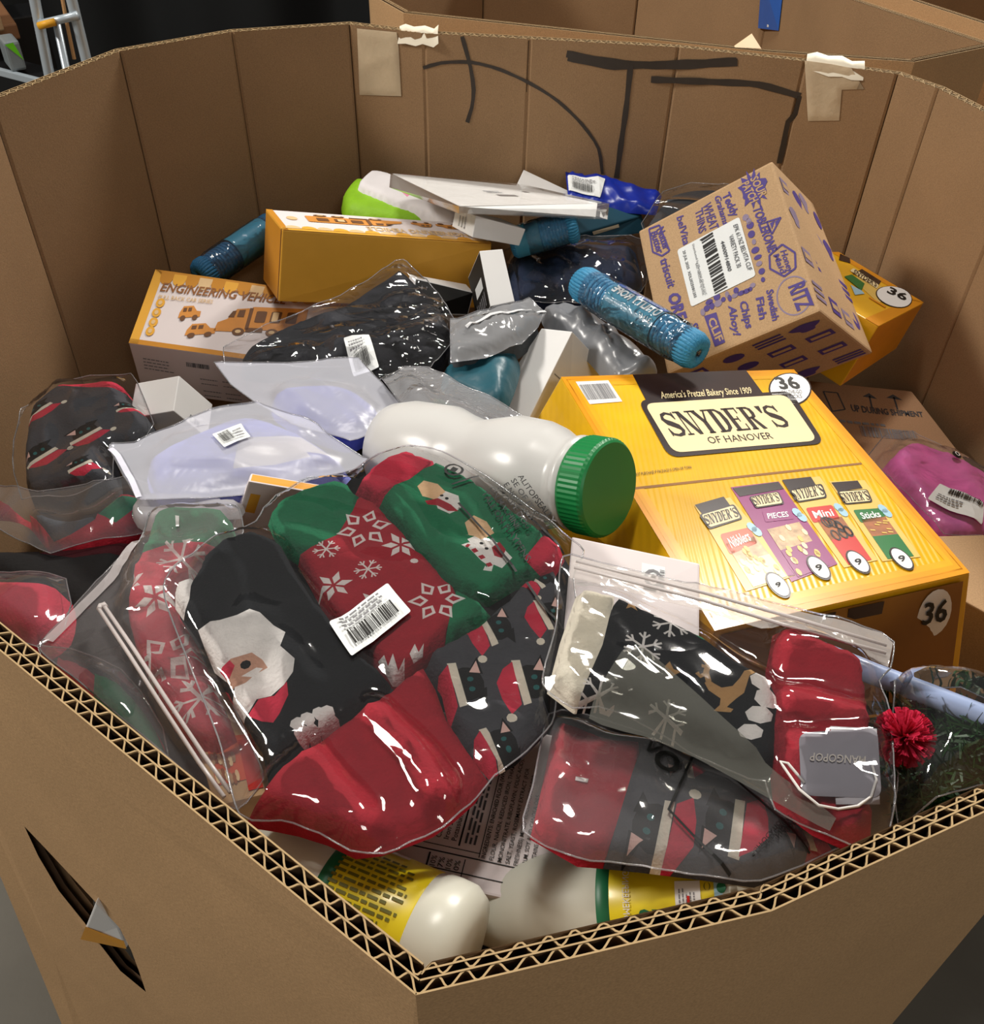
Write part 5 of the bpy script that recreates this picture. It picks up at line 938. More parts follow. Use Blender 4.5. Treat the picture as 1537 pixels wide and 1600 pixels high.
# cat in a santa hat: materials index (1 black, 2 pink, 3 cream, 4 red, 5 teal)
CATM = [SBLK, SPINK, SCREAM, SRED2, STEAL]
def cat(c, s, ang):
    return (M_(place([disc(.05, 0, .42, .52, 16)], c, s, ang), 1) + M_(place([[(.12, .30), (.50, .22), (.46, .78)], [(.12, -.30), (.50, -.2), (.40, -.72)]], c, s, ang), 1) + M_(place([[(.18, .34), (.44, .26), (.42, .66)]], c, s, ang), 2)
            + M_(place([disc(.16, .12, .08, n=8), disc(.14, -.2, .08, n=8)], c, s, ang), 5) + M_(place([[(-.30, .72), (-.08, .70), (-.06, -.62), (-.26, -.66)]], c, s, ang), 3)
            + M_(place([[(-.28, .68), (-.55, .5), (-.78, .1), (-.74, -.4), (-.6, -.9), (-.3, -.62)]], c, s, ang), 4) + M_(place([disc(-.62, -1.0, .13, n=9)], c, s, ang), 3))
CLEAR = film_mat('zip_bag_film', 0.010, (.97, .97, .975), bump=.28, bscale=9, rough=.05, gloss=1.2, ridged=True)
CLEAR2 = film_mat('soft_bag_film', 0.06, (.94, .94, .95), bump=.28, bscale=8, rough=.06, gloss=1.2, ridged=True)
ZIPC = mat('zip_closure', '#d8cfcc', .3, .03, 40, spec=.6, trans=.2)

# ---- front bag: snowflake, snowman, santa and kitten socks with red cuffs
B1 = ((-0.0597,0.3971,0.925),(1,0,0),(0,0.9988,-0.0499))
sn1 = soft('sock', 'red sock with white snowflakes and green toe in the front bag', 'sock', B1, [(-0.1119,0.1312),(-0.1066,0.1467),(-0.0903,0.1616),(-0.064,0.1741),(-0.05,0.1675),(-0.0447,0.1573),(-0.0288,0.1486),(-0.0029,0.1124),(0.0372,0.0579),(0.0621,0.0402),(0.058,0.0275),(0.0301,0.0079),(0.0174,-0.0092),(0,-0.0259),(-0.025,-0.0009),(-0.051,0.0328),(-0.0815,0.0881),(-0.0956,0.0986)], .017, .009, [SRED, SGRN, SWHT], res=.0045, sharp=True, wr=W2(W_(.004, 14, 6, .8, 3), W_(.002, 40, 20, 1.2, 5)),
    motifs=M_([[(-0.1191,0.1309),(-0.108,0.1545),(-0.065,0.1807),(-0.0427,0.1614),(-0.0459,0.1318),(-0.0539,0.106),(-0.0651,0.0956),(-0.0822,0.0867),(-0.095,0.0958)], [(0.0372,0.0579),(0.0687,0.0405),(0.0604,0.0164),(0.0302,0.0067),(0.0344,0.0331)]], 1) + M_(place(flake(2), [(-0.0349,0.1132)][0], .021, .3), 2) + M_(place(flake_hole(), [(-0.0349,0.1132)][0], .021, .3), 0) + M_(place(flake(0), [(-0.0063,0.0967)][0], .014, .1), 2) + M_(place(flake(0), [(-0.0492,0.0539)][0], .014, .4), 2)
    + M_(place(flake(1), [(-0.027,0.0696)][0], .010, .2), 2) + M_(place(flake(1), [(-0.0594,0.089)][0], .010, .2), 2) + M_(place(flake(2), [(0.0234,0.0412)][0], .020, .1), 2) + M_(place(flake_hole(), [(0.0234,0.0412)][0], .020, .1), 0) + M_(place([disc(0, 0, 1, n=8)], [(0.005,0.0795)][0], .003, 0), 2) + M_(place(flake(0), [(-0.0188,0.0371)][0], .012, .3), 2)
    + M_([[(-0.0113,-0.0114),(-0.0074,-0.0091),(-0.0042,-0.0165),(-0.0018,-0.0078),(0.0026,-0.0194),(0.006,-0.0108),(0.0061,-0.0214),(-0.0009,-0.0248)], [(0.009,-0.0074),(0.0117,0.0004),(0.0146,-0.005),(0.0175,0.0018),(0.0172,-0.006),(0.0118,-0.0116)]], 2))
sn2 = soft('sock', 'green sock with two snowmen and red toe in the front bag', 'sock', B1, [(-0.05,0.1675),(-0.0405,0.1902),(-0.0298,0.2061),(-0.0119,0.2175),(0.0122,0.2046),(0.0454,0.1807),(0.0751,0.1455),(0.1015,0.119),(0.1146,0.099),(0.1065,0.0803),(0.0912,0.0724),(0.078,0.0666),(0.0593,0.0494),(0.0464,0.052),(0.0368,0.0567),(-0.0007,0.1082),(-0.0301,0.1517)], .015, .008, [SGRN, SRED2, SWHT, SBEIGE, SRED, SBLK], res=.0045, sharp=True, wr=W2(W_(.004, 12, 6, .6, 9), W_(.002, 40, 20, .2, 5)),
    motifs=M_([[(-0.0535,0.1673),(-0.0405,0.1902),(-0.0298,0.2061),(-0.0123,0.2219),(0.0132,0.2055),(-0.0061,0.1735),(-0.0299,0.1501)], [(0.1016,0.1219),(0.1174,0.0991),(0.1064,0.0769),(0.089,0.0762),(0.0835,0.0827)]], 1)
    + M_([[(0.0135,0.152),(0.022,0.1603),(0.0333,0.1545),(0.0359,0.1407),(0.0274,0.1343),(0.0183,0.1384)], [(0.0421,0.105),(0.0524,0.1104),(0.0648,0.1025),(0.0752,0.085),(0.0679,0.0741),(0.055,0.0815),(0.0482,0.0921)]], 2) + M_([[(0.0006,0.1657),(0.005,0.174),(0.0164,0.1696),(0.0231,0.1587),(0.0157,0.149),(0.0055,0.1532)], [(0.0395,0.1244),(0.046,0.1321),(0.0558,0.1266),(0.0618,0.1137),(0.0525,0.1048),(0.0429,0.11)]], 3)
    + M_([[(0.0079,0.1471),(0.0176,0.1507),(0.0278,0.1449),(0.034,0.1376),(0.0262,0.1372),(0.0182,0.1414),(0.0102,0.1426)], [(0.0602,0.0967),(0.0658,0.1039),(0.0705,0.0944),(0.0678,0.0847),(0.0623,0.0872)]], 4) + M_([disc(*[(0.0204,0.1539)][0], .0016, n=6), disc(*[(0.0245,0.151)][0], .0016, n=6), disc(*[(0.0526,0.1006)][0], .0016, n=6), disc(*[(0.0565,0.0952)][0], .0016, n=6)], 5)
    + M_([stroke([(0.0397,0.0959),(0.0424,0.0987),(0.0492,0.0907),(0.0549,0.0828),(0.0597,0.0777),(0.0589,0.0724),(0.0552,0.0735)], .005)], 2) + M_([stroke([(0.0415,0.0973),(0.0439,0.096)], .004), stroke([(0.0468,0.0934),(0.0492,0.0901)], .004), stroke([(0.0521,0.0868),(0.0545,0.0835)], .004), stroke([(0.0578,0.079),(0.0597,0.0757)], .004)], 4))
sn3 = soft('sock', 'navy sock with a white bearded santa face in the front bag', 'sock', B1, [(-0.1586,0.0408),(-0.1628,0.0563),(-0.15,0.062),(-0.1488,0.0826),(-0.1385,0.0996),(-0.1173,0.1104),(-0.1018,0.1039),(-0.0909,0.096),(-0.0736,0.0631),(-0.0497,0.0298),(-0.0247,-0.0037),(-0.0019,-0.0228),(-0.0034,-0.0322),(-0.0219,-0.0543),(-0.0429,-0.0726),(-0.0582,-0.0868),(-0.0628,-0.0922),(-0.0799,-0.0692),(-0.097,-0.0456),(-0.1178,-0.0153),(-0.1378,0.0147)], .017, .009, [SNAVY, SWHT, SSKIN, SRED2, SBLK, SWHT], base=.001, res=.0045, sharp=True, wr=W2(W_(.006, 10, 5, .6, 12), W_(.002, 40, 20, .7, 5)),
    motifs=M_([[(-0.1612,0.0407),(-0.1658,0.0575),(-0.1499,0.0652),(-0.1467,0.0475),(-0.1444,0.0352),(-0.151,0.0289)]], 5) + M_([[(-0.1337,0.0119),(-0.1187,0.0148),(-0.108,0.0187),(-0.1005,0.0237),(-0.093,0.0205),(-0.0812,0.0082),(-0.0726,0.0029),(-0.0737,-0.0093),(-0.0629,-0.0187),(-0.0618,-0.0302),(-0.0661,-0.0395),(-0.0727,-0.0468),(-0.0813,-0.0491),(-0.0884,-0.0562),(-0.0967,-0.0506),(-0.1003,-0.0418),(-0.0961,-0.0355),(-0.1052,-0.0307),(-0.1178,-0.0153),(-0.1261,-0.0019)]], 1)
    + M_([[(-0.1108,-0.0225),(-0.104,-0.018),(-0.0915,-0.0133),(-0.0833,-0.0194),(-0.0788,-0.0256),(-0.086,-0.03),(-0.0907,-0.0363),(-0.0995,-0.0382)]], 2) + M_([[(-0.1112,-0.0225),(-0.1046,-0.0191),(-0.1004,-0.0232),(-0.1034,-0.0317)]], 3) + M_([disc(*[(-0.0937,-0.0224)][0], .0035, n=8)], 4) + M_([[(-0.0946,-0.0314),(-0.0863,-0.0248),(-0.082,-0.0257),(-0.0864,-0.0321)]], 1) + M_([[(-0.0858,-0.0575),(-0.0801,-0.049),(-0.0707,-0.0467),(-0.0645,-0.0374),(-0.062,-0.0469),(-0.065,-0.0602),(-0.0676,-0.0669),(-0.0749,-0.0653)]], 3)
    + M_([disc(*p, .0045, n=7) for p in [(-0.0528,-0.0683),(-0.0497,-0.0728),(-0.0473,-0.0643),(-0.0432,-0.0703),(-0.0411,-0.0593),(-0.0371,-0.0649),(-0.0367,-0.0573),(-0.0329,-0.0619)]], 1) + M_([[(-0.1079,-0.0298),(-0.1033,-0.0358),(-0.0995,-0.0417),(-0.1029,-0.0408)]], 3))
sn4 = soft('sock', 'charcoal sock with kittens in santa hats in the front bag', 'sock', B1, [(0.0218,-0.0003),(0.0331,0.008),(0.0517,0.0213),(0.0631,0.0372),(0.0807,0.0629),(0.1075,0.081),(0.1127,0.0515),(0.1013,-0.031),(0.0974,-0.0574),(0.0779,-0.0813),(0.0622,-0.0916),(0.0432,-0.0673),(0.0363,-0.0533),(0.0311,-0.031),(0.0192,-0.0103)], .015, .008, [SCHAR] + CATM, base=.0, res=.0045, sharp=True, wr=W2(W_(.005, 10, 8, .5, 22), W_(.002, 40, 20, .7, 5)),
    motifs=cat([(0.0457,-0.0315)][0], .026, .25) + cat([(0.086,-0.028)][0], .026, .2) + cat([(0.0634,0.0166)][0], .024, .3) + cat([(0.1005,0.0297)][0], .022, .3) + cat([(0.0687,-0.0762)][0], .022, .5) + cat([(0.0943,0.0666)][0], .018, .5))
sn5 = soft('sock_cuff', 'ribbed red sock cuffs folded at the lower edge of the front bag', 'sock', B1, [(-0.0746,-0.1254),(-0.0687,-0.1104),(-0.0614,-0.0957),(-0.0522,-0.0848),(-0.0327,-0.0638),(-0.0085,-0.0375),(0.0099,-0.0181),(0.0192,-0.0113),(0.0266,-0.0238),(0.0367,-0.0532),(0.0508,-0.074),(0.0622,-0.0916),(0.0545,-0.1064),(0.0434,-0.1184),(0.0318,-0.1284),(0.0196,-0.1343),(0.0042,-0.1409),(-0.0098,-0.1432),(-0.0258,-0.1357),(-0.0435,-0.1304),(-0.0563,-0.128)], .018, .012, [SRED], res=.005, sharp=True, wr=W2(W_(.014, 42, 4, .72, 31), W_(.002, 70, 12, .72, 3)))
slabs1 = [sn1, sn2, sn3, sn4, sn5]
f1 = film('plastic_bag', None, B1, [(-0.0754,-0.1262),(-0.0997,-0.0745),(-0.1579,0.0286),(-0.1673,0.0561),(-0.1587,0.0781),(-0.1448,0.0965),(-0.1173,0.1221),(-0.1145,0.1372),(-0.0917,0.1696),(-0.0555,0.1828),(-0.0354,0.2093),(-0.0103,0.2229),(0.0168,0.2162),(0.0545,0.1845),(0.085,0.1513),(0.1135,0.1173),(0.1278,0.0995),(0.1189,0.0709),(0.1189,0.0334),(0.1045,-0.0309),(0.0997,-0.0583),(0.0801,-0.0839),(0.0653,-0.0958),(0.0557,-0.111),(0.0369,-0.1306),(0.0201,-0.14),(0.0069,-0.1469),(-0.011,-0.1467),(-0.029,-0.1377),(-0.0512,-0.1306)], slabs1, CLEAR, .0022, .0045, W2(W_(.004, 20, 6, .7, 3), W_(.002, 50, 20, .2, 8)), 1); tag(f1.obj, 'front clear bag holding santa, snowman and kitten socks, with a barcode sticker', 'bag')
sticker(f1, [(-0.0266,-0.0179),(0.0075,0.0255),(-0.0111,0.0522),(-0.0449,0.009)], PAPER, 9, bars=(.12, .14, .86, .55), lines=(.12, .62, .9, .95))
pr = Print(f1.surf(), .001); PRB = mat('black_film_print', '#0c0d0c', .5)
for q_ in ([(0.0278,0.1645),(0.0485,0.1792)], [(0.0338,0.1421),(0.0572,0.1057),(0.078,0.0679)], [(0.0781,0.1433),(0.0966,0.1145),(0.1123,0.0886)], [(0.0851,0.0567),(0.0996,0.0279),(0.1095,0.0154)]): pr.poly(stroke(q_, .0018), PRB)
for q_ in ring(*[(0.0284,0.1841)][0], .007, .007, .0022, 12): pr.poly(q_, PRB)
pr.poly(stroke([(0.027,0.1816),(0.0298,0.1867)], .005), PRB)
for k, s in enumerate(('ALITOPSEALLY', 'SE OF IT CANT', 'E NOTA TOY', 'CATION: DOG', 'ON MACHINE', 'TALE ON PLAYPENS')):
    a = [(0.0512,0.1553),(0.0871,0.0696),(0.0561,0.1602)]; dx = (a[2][0] - a[0][0]) * 1.15; dy = (a[2][1] - a[0][1]) * 1.15; kk = 5 - k
    pr.text(s, ((a[0][0] + dx * kk, a[0][1] + dy * kk), (a[0][0] + dx * kk + (a[1][0] - a[0][0]) * len(s) / 17, a[0][1] + dy * kk + (a[1][1] - a[0][1]) * len(s) / 17), (a[0][0] + dx * (kk + .7), a[0][1] + dy * (kk + .7))), PRB, .01, 1)
pr.build('warning_print', f1.obj)

# ---- right: kitten sock in its own bag, below the zip bag
B7 = ((0.1075,0.2869,0.925),(0.9998,0,-0.02),(-0.002,0.995,-0.0995))
k1 = soft('sock', 'grey kitten sock with a long red cuff in the lower right bag', 'sock', B7, [(-0.0651,0.0614),(-0.0498,0.0571),(-0.0326,0.049),(-0.0123,0.0451),(0.0162,0.0345),(0.0504,0.0132),(0.0838,-0.0098),(0.0907,-0.0177),(0.0707,-0.0289),(0.0409,-0.0417),(0.0122,-0.0384),(-0.0187,-0.0354),(-0.0411,-0.0337),(-0.055,-0.0331),(-0.0808,-0.017),(-0.076,0.0052),(-0.0703,0.0327)], .015, .009, [SCHAR, SBLK, SPINK, SCREAM, SRED2, STEAL, SRED], res=.0045, sharp=True, wr=W2(W_(.008, 26, 6, -.2, 7), W_(.002, 40, 20, .7, 5)),
    motifs=M_([[(-0.0673,0.0649),(-0.0497,0.0592),(-0.0325,0.051),(-0.0122,0.0461),(-0.0222,0.0166),(-0.0345,-0.0183),(-0.0432,-0.0391),(-0.0568,-0.0351),(-0.0836,-0.0184)]], 6) + M_([[(0.0788,-0.005),(0.0982,-0.0165),(0.07,-0.0317)]], 6) + cat([(-0.0124,-0.0181)][0], .028, PI - .3) + cat([(0.0287,-0.0138)][0], .028, PI - .3) + cat([(0.0675,-0.0097)][0], .022, PI + .3) + cat([(0.0085,0.0295)][0], .02, PI))
f7 = film('plastic_bag', None, B7, [(-0.0681,0.0664),(-0.0492,0.0684),(-0.0112,0.0551),(0.0212,0.0419),(0.0556,0.0202),(0.0994,-0.0124),(0.0728,-0.0316),(0.0413,-0.0447),(0.0115,-0.0422),(-0.0208,-0.039),(-0.0569,-0.0359),(-0.0851,-0.0188),(-0.0796,0.0094)], [k1], CLEAR2, .0014, .005, W2(W_(.004, 26, 10, .5, 3), W_(.0025, 60, 30, .2, 8)), 3); tag(f7.obj, 'clear bag around the grey kitten sock along the right rim', 'bag')
pr = Print(f7.surf(), .001)
for q_ in ([(0.0157,0.0312),(-0.0049,-0.0095),(0.0251,-0.0431)], [(0.0178,0.0323),(0.0481,0.0022),(0.0705,-0.0297)]): pr.poly(stroke(q_, .0016), PRB)
for q_ in ring(*[(-0.0013,0.0239)][0], .006, .006, .003, 12): pr.poly(q_, PRB)
tq = [(-0.012,0.0299),(-0.0056,0.0455),(-0.0031,0.0341)]
for k in range(3): pr.poly(stroke([tq[k - 1], tq[k]], .0016), PRB)
pr.text('TALINGEN', [(-0.0095,0.0453),(0.0044,0.0382),(-0.0079,0.0493)], PRB, .01, 1)
for k, s in enumerate(('SUFFOCATION', 'AND CARRIAGES', 'NOT A TOY', 'OF IT CANT')):
    pr.text(s, tuple((p[0] + .008 * k, p[1] + .006 * k) for p in [(0.0352,-0.0359),(0.0581,-0.0109),(0.0365,-0.0381)]), PRB, .01, 1)
pr.build('warning_print', f7.obj)
def staple(s, q):
    o = Slab((s.o, s.ex, s.ey), q, 0.0008, .0004, .02, .003, None, True); o.base = float(s.h([q[0]])[0]) + .0002; o.build('staple', s.obj, [WHITE])
staple(k1, [(-0.0549,0.0141),(-0.0475,0.0127),(-0.0484,0.01),(-0.0554,0.0114)])

# ---- right: reindeer sock and red sock in the zip bag
B2 = ((0.1435,0.3536,0.945),(0.9988,0,-0.0499),(-0.0015,0.9996,-0.0299))
r1 = soft('sock', 'navy sock with snowflakes, a reindeer and a cream cuff in the right zip bag', 'sock', B2, [(-0.0845,0.0837),(-0.0596,0.0764),(-0.0283,0.0583),(-0.0051,0.0447),(0.0126,0.027),(0.0324,0.0142),(0.0355,-0.0032),(0.0237,-0.0484),(0.0094,-0.0535),(-0.018,-0.0416),(-0.0492,-0.0214),(-0.0751,-0.0112),(-0.0905,-0.0132),(-0.1062,0.001),(-0.0969,0.0412)], .017, .009, [SNAVY, SCREAM, SWHT, STAN, SGRN], res=.0045, sharp=True, wr=W2(W_(.004, 10, 6, .6, 17), W_(.002, 40, 20, .7, 5)),
    motifs=M_([[(-0.0856,0.0878),(-0.0587,0.0776),(-0.0667,0.0507),(-0.0723,0.0288),(-0.089,-0.014),(-0.1093,0.0008),(-0.0992,0.0437)]], 1) + M_(place(flake(1), [(-0.0269,0.0495)][0], .013, .3), 2) + M_(place(flake(1), [(-0.0474,0.0276)][0], .013, .3), 2) + M_(place(flake(1), [(-0.0768,-0.0084)][0], .012, .3), 2) + M_(place(flake(1), [(-0.0381,-0.0234)][0], .012, .3), 2)
    + M_([[(-0.0123,0.002),(-0.0096,0.0042),(-0.0064,0.0015),(-0.0025,-0.0012),(0.0044,0.0003),(0.0098,0.0066),(0.0142,0.0134),(0.0198,0.0178),(0.0228,0.0165),(0.0168,0.0101),(0.0133,0.0019),(0.0107,-0.0041),(0.0056,-0.0082),(0.0011,-0.0123),(-0.0013,-0.0148),(0.0024,-0.016),(0.0004,-0.0184),(-0.0053,-0.0184),(-0.0099,-0.0182),(-0.0054,-0.0137),(-0.0042,-0.0089),(-0.0073,-0.0063),(-0.0107,-0.0032)], stroke([(-0.0097,0.0032),(-0.0103,0.0101),(-0.0077,0.0163),(-0.0098,0.0212)], .0035), stroke([(-0.01,0.0091),(-0.0143,0.0068),(-0.0159,0.0096)], .0028), stroke([(-0.0084,0.0142),(-0.0123,0.0149)], .0028)], 3)
    + M_([[(-0.0543,0.0687),(-0.0505,0.0724),(-0.0473,0.0704),(-0.0445,0.0649),(-0.0488,0.0634),(-0.0477,0.0578),(-0.0516,0.0609),(-0.0551,0.0595),(-0.053,0.0642)], [(-0.0353,0.0132),(-0.0316,0.0175),(-0.0299,0.0116),(-0.0254,0.0099),(-0.0305,0.0066),(-0.0325,0.0035),(-0.0335,0.0083)]], 3) + M_([[(-0.0118,0.0442),(-0.0074,0.0456),(-0.0027,0.0385),(-0.0094,0.0379)]], 4)
    + M_(place([disc(0, 0, 1, n=7)], [(0.0233,0.0066)][0], .007, 0) + place([disc(0, 0, 1, .8, 7)], [(0.0248,-0.0059)][0], .009, .6) + place([disc(0, 0, 1, .7, 7)], [(0.0176,-0.0186)][0], .009, .2) + place([disc(0, 0, 1, .7, 7)], [(0.01,-0.031)][0], .008, .2), 2))
r2 = soft('sock', 'plain dark red sock with ribbed top in the right zip bag', 'sock', B2, [(0.046,0.0599),(0.0638,0.0541),(0.0959,0.0323),(0.0936,0.0068),(0.085,-0.0313),(0.0701,-0.0882),(0.0539,-0.0937),(0.0383,-0.0859),(0.0201,-0.0693),(0.0233,-0.0398),(0.0298,-0.0027),(0.0347,0.0277)], .017, .009, [SRED], res=.005, sharp=True, wr=W2(W_(.012, 4, 30, -.2, 41), W_(.003, 30, 60, .3, 3)))
tg = Slab(B2, rrect([(0.0357,-0.0346),(0.0837,-0.0278),(0.0725,-0.0749),(0.0279,-0.076)], .16), .001, .001, .0095, .006, None, True); o = tg.build('price_tag', r2.obj, [mat('grey_tag', '#8b8890', .5, .03, 40)]); o['label'] = 'grey hang tag with silver lettering'
tg0 = Slab(B2, [(0.0562,-0.0278),(0.0837,-0.0278),(0.0709,-0.0781),(0.0463,-0.0796)], .001, .001, .0085, .006, None, True); tg0.build('tag_back', r2.obj, [mat('pale_tag', '#b5b2b8', .5, .03, 40)])
pr = Print(lambda s, t_, l: tuple(tg.world([(s, t_)], [.0108 + l])[0]), .0003); pr.text('MANGOPOP', [(0.0701,-0.0496),(0.0387,-0.0491),(0.0682,-0.0552)], mat('silver_lettering', '#c9c2ba', .4), .01); pr.build('tag_lettering', o)
lp = [tuple(tg.world([q_], [.0108 + .0006 * math.sin(k)])[0]) for k, q_ in enumerate([(0.0724,-0.0545),(0.0719,-0.0645),(0.0659,-0.0753),(0.0572,-0.0813),(0.046,-0.0835),(0.0358,-0.0818),(0.0272,-0.0729),(0.0211,-0.059),(0.0199,-0.0562),(0.0242,-0.0568),(0.031,-0.0686)])]
v, f = tube(lp, .0008, 6); mesh('tag_string', v, f, r2.obj, [mat('white_string', '#dddad6', .7)], None, True)
f2 = film('zip_bag', None, B2, [(-0.0933,0.1113),(-0.0669,0.1073),(0.0017,0.0899),(0.0643,0.0751),(0.115,0.0582),(0.1212,0.0504),(0.1117,0.0273),(0.1011,0.0163),(0.1014,-0.0071),(0.0779,-0.0854),(0.0573,-0.1001),(0.0401,-0.093),(0.0161,-0.0783),(0.0139,-0.0607),(0.0046,-0.0597),(-0.0225,-0.0471),(-0.0536,-0.0272),(-0.0774,-0.0169),(-0.0927,-0.018),(-0.1101,-0.0003),(-0.1009,0.0436)], [r1, r2, tg], CLEAR, .0014, .0045, W2(W_(.004, 26, 10, .5, 3), W_(.0025, 60, 30, .2, 8)), 3); tag(f2.obj, 'clear zip bag holding the reindeer sock and the red sock, zip edge upward', 'bag')
pr = Print(f2.surf(), .001)
ZIPM = film_mat('zip_band', .38, (.9, .88, .86), hazecol=(.75, .70, .66), bump=.1)
pr.poly([(-0.0875,0.1118),(0.0017,0.0899),(0.1148,0.0576),(0.12,0.0492),(0.1104,0.0282),(0.0998,0.0316),(-0.0017,0.0673),(-0.0898,0.0905)], ZIPM); pr.build('zip_band', f2.obj)
for q_ in ([(0.0578,0.4522,0.9533),(0.1418,0.4295,0.9498),(0.2018,0.4106,0.9474),(0.2535,0.3929,0.9453)], [(0.0562,0.446,0.9536),(0.1407,0.4225,0.9501),(0.1998,0.4016,0.9478),(0.2512,0.3864,0.9456)]):
    v, f = tube(q_, .0012, 6); mesh('zip_ridge', v, f, f2.obj, [ZIPC], None, True)
# folded flap of smoky film over the reindeer sock
fl = film('film_flap', f2.obj, (np.array(B2[0]) + np.array((0, 0, .009)), B2[1], B2[2]), [(-0.0592,0.0174),(-0.0493,0.0162),(-0.0186,-0.0202),(0.0127,-0.0554),(0.045,-0.0874),(0.0395,-0.0952),(0.0055,-0.0742),(-0.0271,-0.0538),(-0.0552,-0.0428),(-0.0847,-0.0316),(-0.0749,-0.0078)], [r1], film_mat('smoky_film', .25, (.62, .62, .58), hazecol=(.24, .24, .21), bump=.2, bscale=8, rough=.07, gloss=.8), .003, .006, W_(.004, 20, 8, .6, 5), 3)

# ---- left: zip bag with red and green snowflake sock, press-strip at its edge
B3 = ((-0.2203,0.4099,0.895),(0.9929,0,0.1191),(0.0059,0.9988,-0.0492))
l1 = soft('sock', 'red snowflake sock with crinkled green toe in the left zip bag', 'sock', B3, [(-0.0549,0.1511),(-0.0292,0.1552),(0.0067,0.1503),(0.0177,0.1259),(0.0116,0.1085),(0.0076,0.0944),(-0.0039,0.0813),(-0.0135,0.0663),(-0.0078,0.0462),(0.0136,0.0168),(0.0379,-0.0247),(0.0673,-0.0724),(0.0564,-0.0815),(0.0393,-0.0783),(0.0169,-0.0551),(-0.0108,-0.0164),(-0.0294,0.0136),(-0.046,0.0457),(-0.0529,0.0865),(-0.0522,0.1036),(-0.053,0.1344)], .017, .010, [SRED2, SGRN, SWHT, SHEAT], res=.0045, sharp=True, wr=W2(W_(.012, 5, 40, -.1, 51), W_(.002, 40, 20, .7, 5)),
    motifs=M_([[(-0.057,0.1545),(-0.0306,0.1601),(0.0082,0.1549),(0.0203,0.1257),(0.0094,0.1073),(-0.0098,0.103),(-0.0539,0.1008),(-0.0551,0.1346)]], 1) + M_(place(flake(1), [(-0.0143,0.0919)][0], .018, .3), 2) + M_(place(flake(0), [(-0.0215,0.0504)][0], .016, .3), 2) + M_(place(flake(2), [(0.0026,-0.0059)][0], .028, .3), 2) + M_(place(flake_hole(), [(0.0026,-0.0059)][0], .028, .3), 0) + M_(place(flake(0), [(-0.0477,0.0689)][0], .012, .6), 2) + M_(place(flake(1), [(0.0382,-0.046)][0], .02, .3), 2))
staple(l1, [(-0.0292,0.1362),(-0.026,0.1359),(-0.0221,0.1218),(-0.0247,0.122)])
HAZE3 = film_mat('pinkish_bag_film', .12, (.92, .9, .9), hazecol=(.72, .66, .66), bump=.3, bscale=9, rough=.06, gloss=1.2, ridged=True)
f3 = film('zip_bag', None, B3, [(-0.0965,0.0119),(-0.0893,0.0423),(-0.075,0.0847),(-0.0547,0.1246),(-0.0575,0.1561),(-0.0311,0.1618),(0.0122,0.1562),(0.0263,0.1222),(0.0195,0.0992),(0.0037,0.0752),(0.0012,0.0553),(0.0212,0.0193),(0.0516,-0.0362),(0.0819,-0.0873),(0.0894,-0.1036),(0.0783,-0.1235),(0.0605,-0.1134),(0.0192,-0.0797),(-0.0142,-0.0535),(-0.0569,-0.0193)], [l1], HAZE3, .0016, .005, W2(W_(.005, 26, 10, -.9, 3), W_(.003, 60, 30, .2, 8)), 3); tag(f3.obj, 'clear zip bag with the green toed snowflake sock at the left front rim', 'bag')
for q_ in ([(-0.2739,0.4402,0.9032),(-0.2396,0.3978,0.9094),(-0.2051,0.3543,0.9157),(-0.1687,0.3089,0.9224),(-0.1475,0.2843,0.9262)], [(-0.2705,0.4425,0.9035),(-0.2366,0.401,0.9096),(-0.2018,0.3571,0.916),(-0.1657,0.3123,0.9226),(-0.1444,0.2871,0.9264)]):
    v, f = tube(q_, .0014, 6); mesh('zip_ridge', v, f, f3.obj, [ZIPC], None, True)
v, f = tube([tuple(x) for x in [(-0.2739,0.4402,0.9032),(-0.2742,0.444,0.903),(-0.2723,0.4451,0.9031),(-0.27,0.4424,0.9035)]], .002, 6); mesh('zip_end', v, f, f3.obj, [ZIPC], None, True)
pr = Print(f3.surf(), .002); pr.poly(stroke([(-0.0917,0.0176),(-0.0806,0.0449),(-0.0674,0.0772),(-0.0571,0.1158)], .009), film_mat('bag_edge', .45, (.9, .88, .88), hazecol=(.8, .74, .74), bump=.2)); pr.build('bag_edge', f3.obj)
# ---- front left corner: bright red sock, red and green sock
B6 = ((-0.3361,0.4579,0.86),(0.995,0,0.0995),(0.0099,0.9951,-0.0985))
c1 = soft('sock', 'bright pinkish red sock in clear bag at the left edge of the photo', 'sock', B6, [(-0.0905,0.0633),(-0.0582,0.0629),(-0.0241,0.0578),(-0.0005,0.0487),(0.011,0.0274),(0.0163,0.0026),(0.0057,-0.0137),(-0.0173,-0.0059),(-0.0683,0.0175)], .028, .02, [SRED2], wr=W_(.010, 8, 20, .4, 4))
bagged(c1, 'clear bag around the bright red sock at the left edge', [(-0.1001,0.0718),(-0.0604,0.0678),(-0.0242,0.0632),(0.0009,0.0532),(0.0166,0.0235),(0.0216,-0.0045),(0.009,-0.0217),(-0.0143,-0.0127),(-0.0718,0.0141)], CLEAR2, wr=W_(.004, 30, 14, .3, 4))
B6b = ((-0.2469,0.3739,0.885),(0.995,0,0.0995),(0.0099,0.9951,-0.0985))
